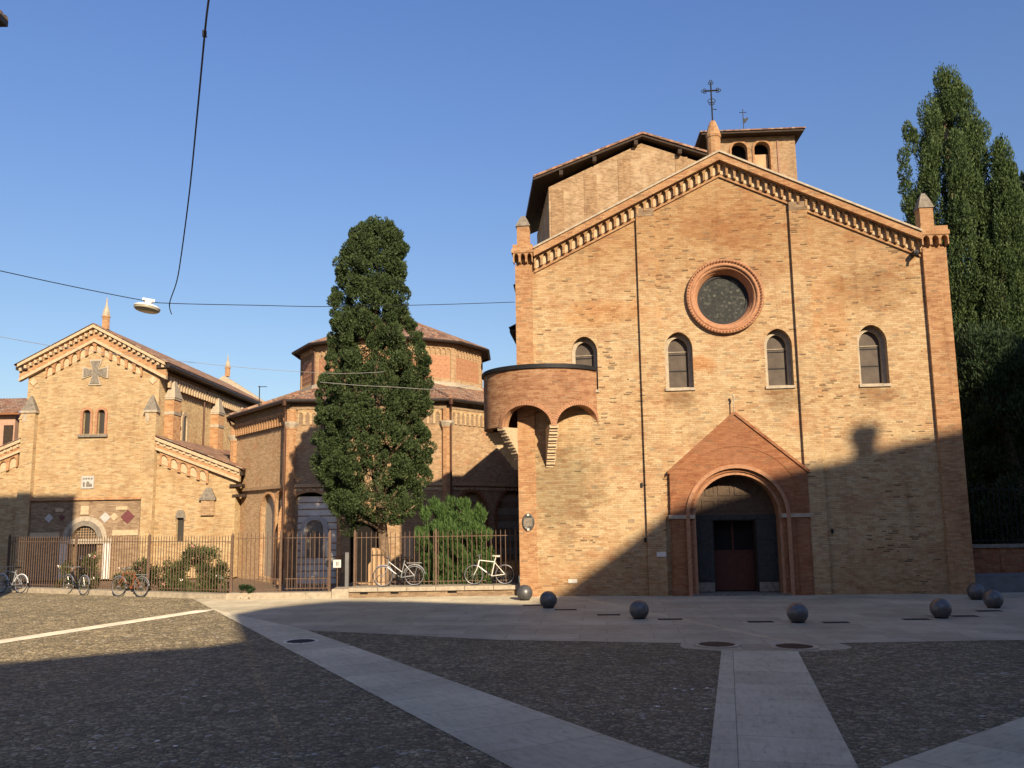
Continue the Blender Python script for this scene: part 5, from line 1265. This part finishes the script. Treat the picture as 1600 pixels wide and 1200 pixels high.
# --- the cypress in front of the octagon
cy_t = [(349, 572, 606), (362, 552, 624), (385, 544, 631), (408, 538, 631), (450, 524, 636), (500, 522, 645), (545, 516, 660), (575, 510, 671), (610, 500, 670), (650, 497, 664), (690, 493, 668), (722, 489, 671), (752, 500, 668), (785, 512, 655), (815, 525, 640)]
base = atZ(604, 926); base = Vector((atY(603, 915, 31.8).x, 31.8, 0))
cyp = empty('cypress_tree', base, 0, label='tall ragged cypress with bare leaning trunk standing before the octagonal church', cat='tree')
cc, cr2 = profile_clumps(cy_t, 31.8, 820, 0.12, 0.36, 1.1, 3, drop=lambda y, c: (0.5 if y > 755 else 0.15 if y > 715 else 0.0)*(0.45 if c < -0.4 else 1.0))
extra = [(534, 425, 0.28), (528, 410, 0.22), (660, 560, 0.3), (664, 590, 0.32), (545, 824, 0.33), (540, 806, 0.36), (556, 815, 0.3), (505, 655, 0.33), (500, 725, 0.4), (618, 378, 0.28), (590, 356, 0.24), (562, 362, 0.24), (587, 351, 0.2), (606, 353, 0.2), (622, 368, 0.24), (543, 388, 0.24), (538, 402, 0.25), (630, 388, 0.22), (575, 354, 0.22), (627, 395, 0.22), (519, 470, 0.2), (521, 540, 0.22), (668, 640, 0.24), (672, 700, 0.26), (640, 760, 0.34), (625, 790, 0.3), (648, 740, 0.34), (560, 800, 0.3), (530, 780, 0.4), (520, 755, 0.4), (560, 762, 0.4), (655, 775, 0.25), (640, 800, 0.22)]
for k in range(130):                 # ragged tufts along the outline
    y = random.uniform(350, 800); l = np.interp(y, [t[0] for t in cy_t], [t[1] for t in cy_t]); r_ = np.interp(y, [t[0] for t in cy_t], [t[2] for t in cy_t])
    x = l+random.uniform(-2, 9) if random.random() < 0.5 else r_-random.uniform(-2, 9)
    extra.append((x, y, random.uniform(0.10, 0.22)))
for x, y, s in extra:
    p = atY(x, y, 31.8-0.3*rng.random()); cc.append(tuple(p)); cr2.append((s, s, s*1.1))
leaf_object('crown', M['cypress'], cyp, cc, cr2, 300, 0.095, 0.38, 0.6, 4, base, 0.5)
tk = MB()
def loc_pts(lst, Y0=31.8): return [tuple(atY(x, y, Y0+dy)-base) for x, y, dy in lst]
tk.tube(loc_pts([(605, 968, 0), (604, 925, 0), (603, 900, 0), (600, 860, 0), (597, 820, 0), (593, 780, 0), (590, 700, 0), (588, 600, 0), (588, 480, 0), (590, 380, 0)]), [0.30, 0.24, 0.20, 0.18, 0.17, 0.16, 0.13, 0.10, 0.07, 0.03], 12)
tk.build('trunk', M['bark'], cyp, True)
lb = MB()
for q in ([(593, 785, 0), (575, 765, -0.3), (560, 735, -0.6)], [(596, 800, 0), (618, 770, -0.3), (640, 740, -0.5)], [(594, 775, 0), (580, 740, 0.2), (570, 700, 0.1)], [(597, 815, 0), (625, 808, -0.3), (648, 790, -0.4)], [(595, 790, 0), (605, 760, -0.2), (612, 720, -0.3)], [(600, 830, 0), (565, 812, -0.3), (545, 815, -0.5)], [(592, 740, 0), (620, 700, -0.4), (640, 680, -0.8)], [(590, 690, 0), (550, 650, -0.5), (530, 630, -0.9)]):
    lb.tube(loc_pts(q), [0.06, 0.045, 0.02], 6)
lb.build('limb', M['bark'], cyp, True)

# --- bushes
def bush(name, label, table, Y, n, per, rr, size, aspect, up, mat, seed, flowers=0, elong=1.0, cat='bush', group=None):
    mid = atY((table[-1][1]+table[-1][2])/2, table[-1][0], Y); b0 = Vector((mid.x, Y, 0.02))
    r_ = empty(name, b0, 0, label=label, cat=cat, group=group)
    cc, cr_ = profile_clumps(table, Y, n, rr*0.6, rr, elong, seed, depth=0.7, inner=0.3)
    leaf_object('foliage', M[mat], r_, cc, cr_, per, size, aspect, up, seed+1, b0, 0.3)
    st_ = MB(); g = random.Random(seed)
    for k in range(9):
        c_ = cc[g.randrange(len(cc))]; st_.tube([(g.uniform(-0.25, 0.25), g.uniform(-0.2, 0.2), 0), ((c_[0]-b0.x)*0.6, (c_[1]-b0.y)*0.6, (c_[2])*0.6), (c_[0]-b0.x, c_[1]-b0.y, c_[2])], [0.025, 0.018, 0.008], 5)
    st_.build('stem', M['bark'], r_)
    if flowers:
        for mtn, off in (('petal_pink', 0), ('petal_white', 1)):
            fm = MB()
            for k in range(flowers):
                c_ = cc[g.randrange(len(cc))]; rr_ = cr_[0]
                x, y, z = c_[0]-b0.x+g.uniform(-.2, .2), c_[1]-b0.y-g.uniform(0.1, 0.3), c_[2]+g.uniform(-.05, .25)
                for j in range(6):
                    dx_, dy_, dz_ = (g.uniform(-.06, .06) for _ in range(3)); s = 0.028
                    fm.add([(x+dx_-s, y+dy_, z+dz_), (x+dx_, y+dy_-0.01, z+dz_-s), (x+dx_+s, y+dy_, z+dz_), (x+dx_, y+dy_+0.01, z+dz_+s)], [(0, 1, 2, 3)])
            fm.build('blossom', M[mtn], r_)
    return r_
bush('willow_bush', 'broad bright green bush with upright narrow leaves behind the cream bicycle', [(785, 672, 735), (800, 655, 755), (825, 645, 768), (860, 648, 772), (900, 655, 770), (945, 665, 765)], 31.4, 190, 220, 0.26, 0.20, 0.13, 2.0, 'bush', 21, elong=1.2)
bush('oleander_bush', 'large flowering oleander behind the dense rusty railings near the corner post', [(858, 292, 335), (872, 262, 345), (895, 250, 355), (945, 248, 360)], 32.0, 80, 130, 0.30, 0.16, 0.24, 0.8, 'oleander', 31, 4, group='oleanders behind the railings')
bush('oleander_bush', 'middle oleander with pale blossom behind the orange bicycle', [(875, 225, 245), (890, 185, 262), (905, 180, 262), (945, 185, 262)], 33.4, 36, 120, 0.28, 0.15, 0.24, 0.8, 'oleander', 41, 3, group='oleanders behind the railings')
bush('oleander_bush', 'small oleander with white flowers between the dark bicycle and the church door', [(868, 128, 150), (885, 88, 160), (905, 85, 165), (945, 90, 165)], 34.6, 30, 110, 0.26, 0.15, 0.24, 0.8, 'oleander', 51, 5, group='oleanders behind the railings')
bush('ivy_plant', 'low dark creeping plant at the kerb left of the gate', [(916, 375, 395), (924, 370, 400)], 29.72, 8, 60, 0.09, 0.09, 0.5, 0.2, 'holm', 61, cat='plant')

# --- trees on the right
def conifer(label, table, Y, n, per, rmin, rmax, elong, size, mat, seed, name='conifer_tree', trunk=True, extra=()):
    bx = atY((table[-1][1]+table[-1][2])/2, table[-1][0], Y).x; b0 = Vector((bx, Y, 0))
    r_ = empty(name, b0, 0, label=label, cat='tree', group='dark trees right of the church')
    cc, cr_ = profile_clumps(table, Y, n, rmin, rmax, elong, seed, inner=0.5)
    for x, y, s, e in extra: p = atY(x, y, Y-0.5); cc.append(tuple(p)); cr_.append((s, s, s*e))
    leaf_object('crown', M[mat], r_, cc, cr_, per, size, 0.36, 1.5, seed+1, b0, 0.45)
    top = atY((table[0][1]+table[0][2])/2, table[0][0]+30, Y)-b0
    MB().tube([(0, 0, 0), (top.x*0.4, 0, top.z*0.5), (top.x, 0, top.z)], [0.42, 0.28, 0.06], 10).build('trunk', M['bark'], r_, True)
    return r_
conifer('tall pointed conifer with feathery ragged top rising highest right of the church', [(124, 1464, 1482), (140, 1458, 1502), (160, 1460, 1514), (185, 1444, 1522), (210, 1432, 1530), (245, 1418, 1538), (285, 1412, 1548), (320, 1410, 1558), (380, 1412, 1568), (450, 1428, 1576), (560, 1470, 1580), (700, 1480, 1580), (800, 1500, 1560)],
        41, 520, 430, 0.22, 0.50, 3.0, 0.14, 'conifer', 71, extra=[(1418, 205, 0.28, 1.9), (1424, 222, 0.35, 1.8), (1428, 212, 0.22, 2), (1444, 180, 0.35, 2.4), (1412, 245, 0.32, 1.6), (1414, 270, 0.35, 1.5), (1468, 126, 0.3, 1.5), (1478, 122, 0.25, 1.2), (1508, 150, 0.35, 1.8), (1537, 205, 0.35, 1.8), (1415, 295, 0.35, 1.5), (1418, 320, 0.35, 1.3)])
conifer('slimmer conifer spire standing just right of the tallest one', [(232, 1555, 1568), (250, 1549, 1580), (290, 1545, 1594), (340, 1540, 1602), (420, 1535, 1610), (520, 1535, 1602), (700, 1530, 1605), (800, 1540, 1600)], 39.5, 280, 480, 0.20, 0.44, 3.0, 0.13, 'conifer', 81)
conifer('dark pine at the right picture edge showing only its left branches', [(262, 1615, 1640), (285, 1588, 1690), (320, 1600, 1700), (345, 1590, 1710), (420, 1596, 1720), (560, 1590, 1720), (700, 1600, 1700), (800, 1630, 1670)], 44, 230, 130, 0.5, 0.9, 0.9, 0.30, 'holm', 91, name='pine_tree')
conifer('broad dark evergreen filling the shade behind the tall railings', [(515, 1500, 1570), (560, 1490, 1640), (620, 1492, 1700), (700, 1494, 1720), (800, 1496, 1720), (850, 1500, 1720)], 35.5, 320, 260, 0.4, 0.8, 1.0, 0.17, 'holm', 101, name='evergreen_tree')
conifer('dark evergreen thicket farther back between the conifer trunks', [(440, 1480, 1620), (560, 1470, 1700), (700, 1470, 1720), (800, 1480, 1720), (850, 1500, 1720)], 47, 200, 110, 0.8, 1.3, 1.0, 0.42, 'holm', 111, name='evergreen_tree')

# ================================================================== OVERHEAD CABLES AND LAMP
def cable(label, pts, r, mat, cat='cable'):
    P = [atY(*q) for q in pts]; out = []
    for i in range(len(P)-1):                       # Catmull-Rom through the points
        a, b, c, d = P[max(i-1, 0)], P[i], P[i+1], P[min(i+2, len(P)-1)]
        for k in range(10):
            t = k/10; out.append(0.5*((2*b)+(c-a)*t+(2*a-5*b+4*c-d)*t*t+(3*b-3*c+d-a)*t**3))
    out.append(P[-1])
    return tag(MB().tube(out, r, 6).build('overhead_cable', mat), label, cat, 'cables over the square')
cable('span wire crossing from the left house to the church corner and carrying the lamp', [(-40, 414, 19.6), (4, 424, 20), (120, 449, 21.4), (225, 469.5, 22.6), (268, 474, 23.2), (400, 477, 24.6), (520, 479, 26), (680, 476, 27.8), (804, 472, 29.15)], 0.011, M['cable'])
ca = cable('thick black cable hanging down from above to the span wire beside the lamp', [(338, -90, 9.0), (326, 0, 10.5), (320, 52, 11.5), (308, 180, 14), (296, 300, 17), (283, 400, 20.2), (276, 440, 21.8), (265, 474, 23.2), (268, 491, 23.2)], 0.014, M['cable'])
j = atY(320, 53, 11.5); tag(MB().box(j.x-0.03, j.x+0.02, j.y-0.02, j.y+0.02, j.z-0.04, j.z+0.05).tube([(j.x, j.y, j.z-0.03), (j.x+0.03, j.y, j.z-0.05)], 0.01, 6).build('cable_clamp', M['cable']), 'small black clamp high on the thick hanging cable', 'clamp')
cable('thin wire passing behind the gable to the front of the cypress', [(-40, 518, 22), (5, 527, 22.5), (80, 540, 23.5), (180, 553, 24.6), (265, 562.5, 25.6), (400, 576, 27.2), (512, 583, 28.4), (560, 583, 29.0), (600, 581, 29.5)], 0.007, M['wire_pale'])
cable('thin pale wire sagging across the lower half of the cypress crown', [(500, 597, 28.6), (560, 602, 28.9), (620, 605, 29.3), (680, 608, 29.6), (757, 600, 29.6)], 0.008, M['wire_pale'])
lp = atY(230, 480, 22.7)
lamp = empty('hanging_lamp', (lp.x, lp.y, lp.z), 0.3, label='flat white round street lamp hanging on the span wire, unlit', cat='lamp')
tl = Matrix.Rotation(R(8), 4, 'Y') @ Matrix.Rotation(R(-4), 4, 'X')
MB().lathe([(0, 0.06), (0.12, 0.06), (0.28, 0.035), (0.335, 0.0), (0.33, -0.03), (0.0, -0.03)], 32).xf(tl).build('shade', M['lamp_white'], lamp, True)
MB().lathe([(0.31, -0.03), (0.325, -0.06), (0.29, -0.09), (0.0, -0.095)], 32).xf(tl).build('diffuser', M['lamp_glass'], lamp, True)
MB().lathe([(0.09, 0.05), (0.085, 0.12), (0.13, 0.15), (0.14, 0.20), (0.0, 0.21)], 20).xf(tl).build('housing', M['lamp_white'], lamp, True)
MB().box(-0.15, 0.15, -0.015, 0.015, 0.17, 0.235).xf(tl).build('hanger', M['lamp_white'], lamp)

# ================================================================== HOUSES AT THE EDGES OF THE SQUARE
def house_block(name, label, outline, y0, y1, mat, chim=()):
    r_ = empty(name, (outline[0][0], y0, 0), 0, label=label, cat='house', group='houses round the square')
    x0 = outline[0][0]; ol = [(x-x0, z) for x, z in outline]
    D = y1-y0; SH = Matrix(((1, -math.tan(SUN_AZ), 0, D*math.tan(SUN_AZ)), (0, 1, 0, 0), (0, 0, 1, 0), (0, 0, 0, 1)))   # sheared along the sun so side walls add no shadow beyond the roofline
    MB().plate([(0, 0), (ol[-1][0], 0)]+ol[::-1], [], 0, y1-y0).xf(SH).build('wall', mat, r_)
    rf_ = MB()
    for (xa, za), (xb, zb) in zip(ol, ol[1:]):
        if abs(xb-xa) > 0.3: rf_.plate([(xa, za+0.004), (xb, zb+0.004), (xb, zb+0.12), (xa, za+0.12)], [], -0.05, y1-y0+0.05)
    rf_.xf(SH).build('roof', M['tiles'], r_)
    win = MB()
    for k in range(int(ol[-1][0]//3)):
        for f in range(4): win.box(1.0+k*3, 2.1+k*3, y1-y0, y1-y0+0.06, 1.2+f*3, 3.0+f*3)
    if win.v: win.build('shutter', M['wood_dark'], r_)
    for xa, xb, zb, zt in chim:
        ch = MB().box(xa-x0-0.10, xb-x0+0.10, y1-y0-0.5, y1-y0-0.05, zb, zt).box(xa-x0-0.17, xb-x0+0.17, y1-y0-0.6, y1-y0+0.04, zt-0.4, zt).build('chimney', M['dark_brick'], r_)
    return r_
YB = -16.0
def cast(p, yb=YB):
    t = (yb-p[1])/SUN_DIR.y; q = Vector(p)+SUN_DIR*t; return (q.x, q.z)
def onch(px, py):            # a point on the brick church front
    x = Vector((math.cos(CH_YAW), math.sin(CH_YAW), 0)); y = Vector((-x.y, x.x, 0)); d = ray(px, py); o = Vector((0, 0, EYE))
    return o+d*((FO-o).dot(y)/d.dot(y))
hA = [cast(atZ(*q)) for q in ((0, 1040), (120, 1028), (230, 1019), (330, 1012), (378, 1004))]
hB = [cast(atZ(*q)) for q in ((372, 985), (362, 962), (420, 951), (530, 940), (640, 941), (760, 945), (835, 946))]
hC = [cast(onch(*q)) for q in ((890, 922), (960, 872), (1045, 806), (1085, 790), (1150, 768), (1262, 738), (1330, 722), (1400, 700), (1500, 680))]
xa = hA[-1][0]
lineA = [(-16.0, hA[0][1]-1.6)]+hA
for i in range(1, len(lineA)):
    if lineA[i][0] <= lineA[i-1][0]: lineA[i] = (lineA[i-1][0]+0.05, lineA[i][1])
lineB = [(xa+0.012, hB[1][1])]+[q for q in hB[2:] if q[0] > xa+0.2]
lineB.sort(); lineC = sorted(hC)
lineB = [q for q in lineB if q[0] < lineC[0][0]-0.1]+[(lineC[0][0]-0.02, lineC[0][1])]
c1 = cast(onch(1346, 700)); c2 = cast(onch(1368, 700)); ctop = cast(onch(1357, 662))[1]
lineC.append((lineC[-1][0]+2.5, lineC[-1][1]+0.5))
house_block('town_house', 'lower ochre house behind the viewer on the left', lineA, YB-9, YB, M['house_ochre'])
house_block('town_house', 'middle red house behind the viewer', lineB, YB-9, YB, M['house_red'])
house_block('town_house', 'tall house with a chimney behind the viewer on the right', lineC, YB-9, YB, M['house_ochre'], [(c1[0], c2[0], min(c1[1], c2[1])-3, ctop)])
house_block('town_house', 'tallest house behind the viewer on the far right', [(32.5, 27.5), (34.0, 29.0)]+sorted([cast(atY(1500, 590, 38)), cast(atY(1560, 548, 38)), cast(atY(1620, 520, 38))])+[(75, 39)], YB-9, YB, M['house_red'])
house_block('town_house', 'low ochre house along the right side of the square outside the view', [(17.5, 8.8), (30, 8.8)], 2, 17.5, M['house_ochre'])
# house on the left side of the square: only the tip of its eave reaches into the picture
tip = atY(13, 33, 19.5)
lh = empty('corner_house', (tip.x-1.6, 19.0, 0), 0, label='house showing only its dark eave corner at the upper left picture edge', cat='house')
MB().box(-12, 0, -14, 0, 0, tip.z-0.25).build('wall', M['house_ochre'], lh)
MB().plate([(-12.6, tip.z-0.15), (1.6, tip.z-0.15), (1.6, tip.z), (-12.6, tip.z)], [], -15, 0.5).build('eaves', M['iron_dark'], lh)
MB().box(-12, 0.25, -13, -0.3, tip.z+0.1, 19.2).build('shading_storey', M['house_ochre'], lh)  # unseen storey added so its shadow reaches the left church front
rr_ = MB(); c4 = [(-12.7, -15), (1.6, -15), (1.6, 0.5), (-12.7, 0.5)]
for i in range(4): tile_face(rr_, (*c4[i], tip.z+0.04), (*c4[(i+1) % 4], tip.z+0.04), (-5.5, -7.2, tip.z+1.6), (-5.5, -7.2, tip.z+1.6))
rr_.build('roof', M['tiles'], lh)
q = atY(1, 45, 19.3); MB().tube([(q.x-lh.location.x-1.0, 0.2, q.z), (q.x-lh.location.x+0.02, 0.2, q.z)], 0.04, 6).build('bracket', M['wood_dark'], lh)
# reddish house beyond the left church
rh0, rh1 = atY(-60, 640, 58), atY(25, 640, 58); rt_ = atY(5, 648, 58).z
rh = empty('red_house', (rh0.x, 58, 0), 0, label='reddish house with tiled roof far left behind the small church', cat='house')
MB().box(0, rh1.x-rh0.x, 0, 8, 0, rt_).build('wall', M['house_red'], rh)
t_ = MB(); tile_face(t_, (-0.5, -0.6, rt_+0.1), (rh1.x-rh0.x+0.5, -0.6, rt_+0.1), (-0.5, 4, rt_+1.6), (rh1.x-rh0.x+0.5, 4, rt_+1.6)); t_.build('roof', M['tiles'], rh)
MB().box(-0.5, rh1.x-rh0.x+0.5, -0.55, 0, rt_-0.05, rt_+0.09).build('cornice', M['plaster'], rh)
sh_ = MB(); 
for k in range(3): sh_.box(0.5+k*1.2, 1.1+k*1.2, -0.06, 0, rt_-2.4, rt_-0.7)
sh_.build('shutter', M['wood_dark'], rh)
rh.children[0].data.materials[0] = M['terracotta']
an = atY(405, 625, 52); ant = MB(); zt_ = atY(405, 603, 52).z
ant.tube([(an.x, an.y, an.z-2.2), (an.x, an.y, zt_)], 0.03, 5).tube([(an.x-0.1, an.y, zt_-0.05), (an.x+0.45, an.y, zt_-0.05)], 0.015, 4)
for k in range(4): ant.tube([(an.x+k*0.12, an.y-0.2, zt_-0.05), (an.x+k*0.12, an.y+0.2, zt_-0.05)], 0.01, 4)
tag(ant.build('roof_antenna', M['iron_dark']), 'thin television antenna rising behind the tiled roofs left of the cypress', 'antenna')
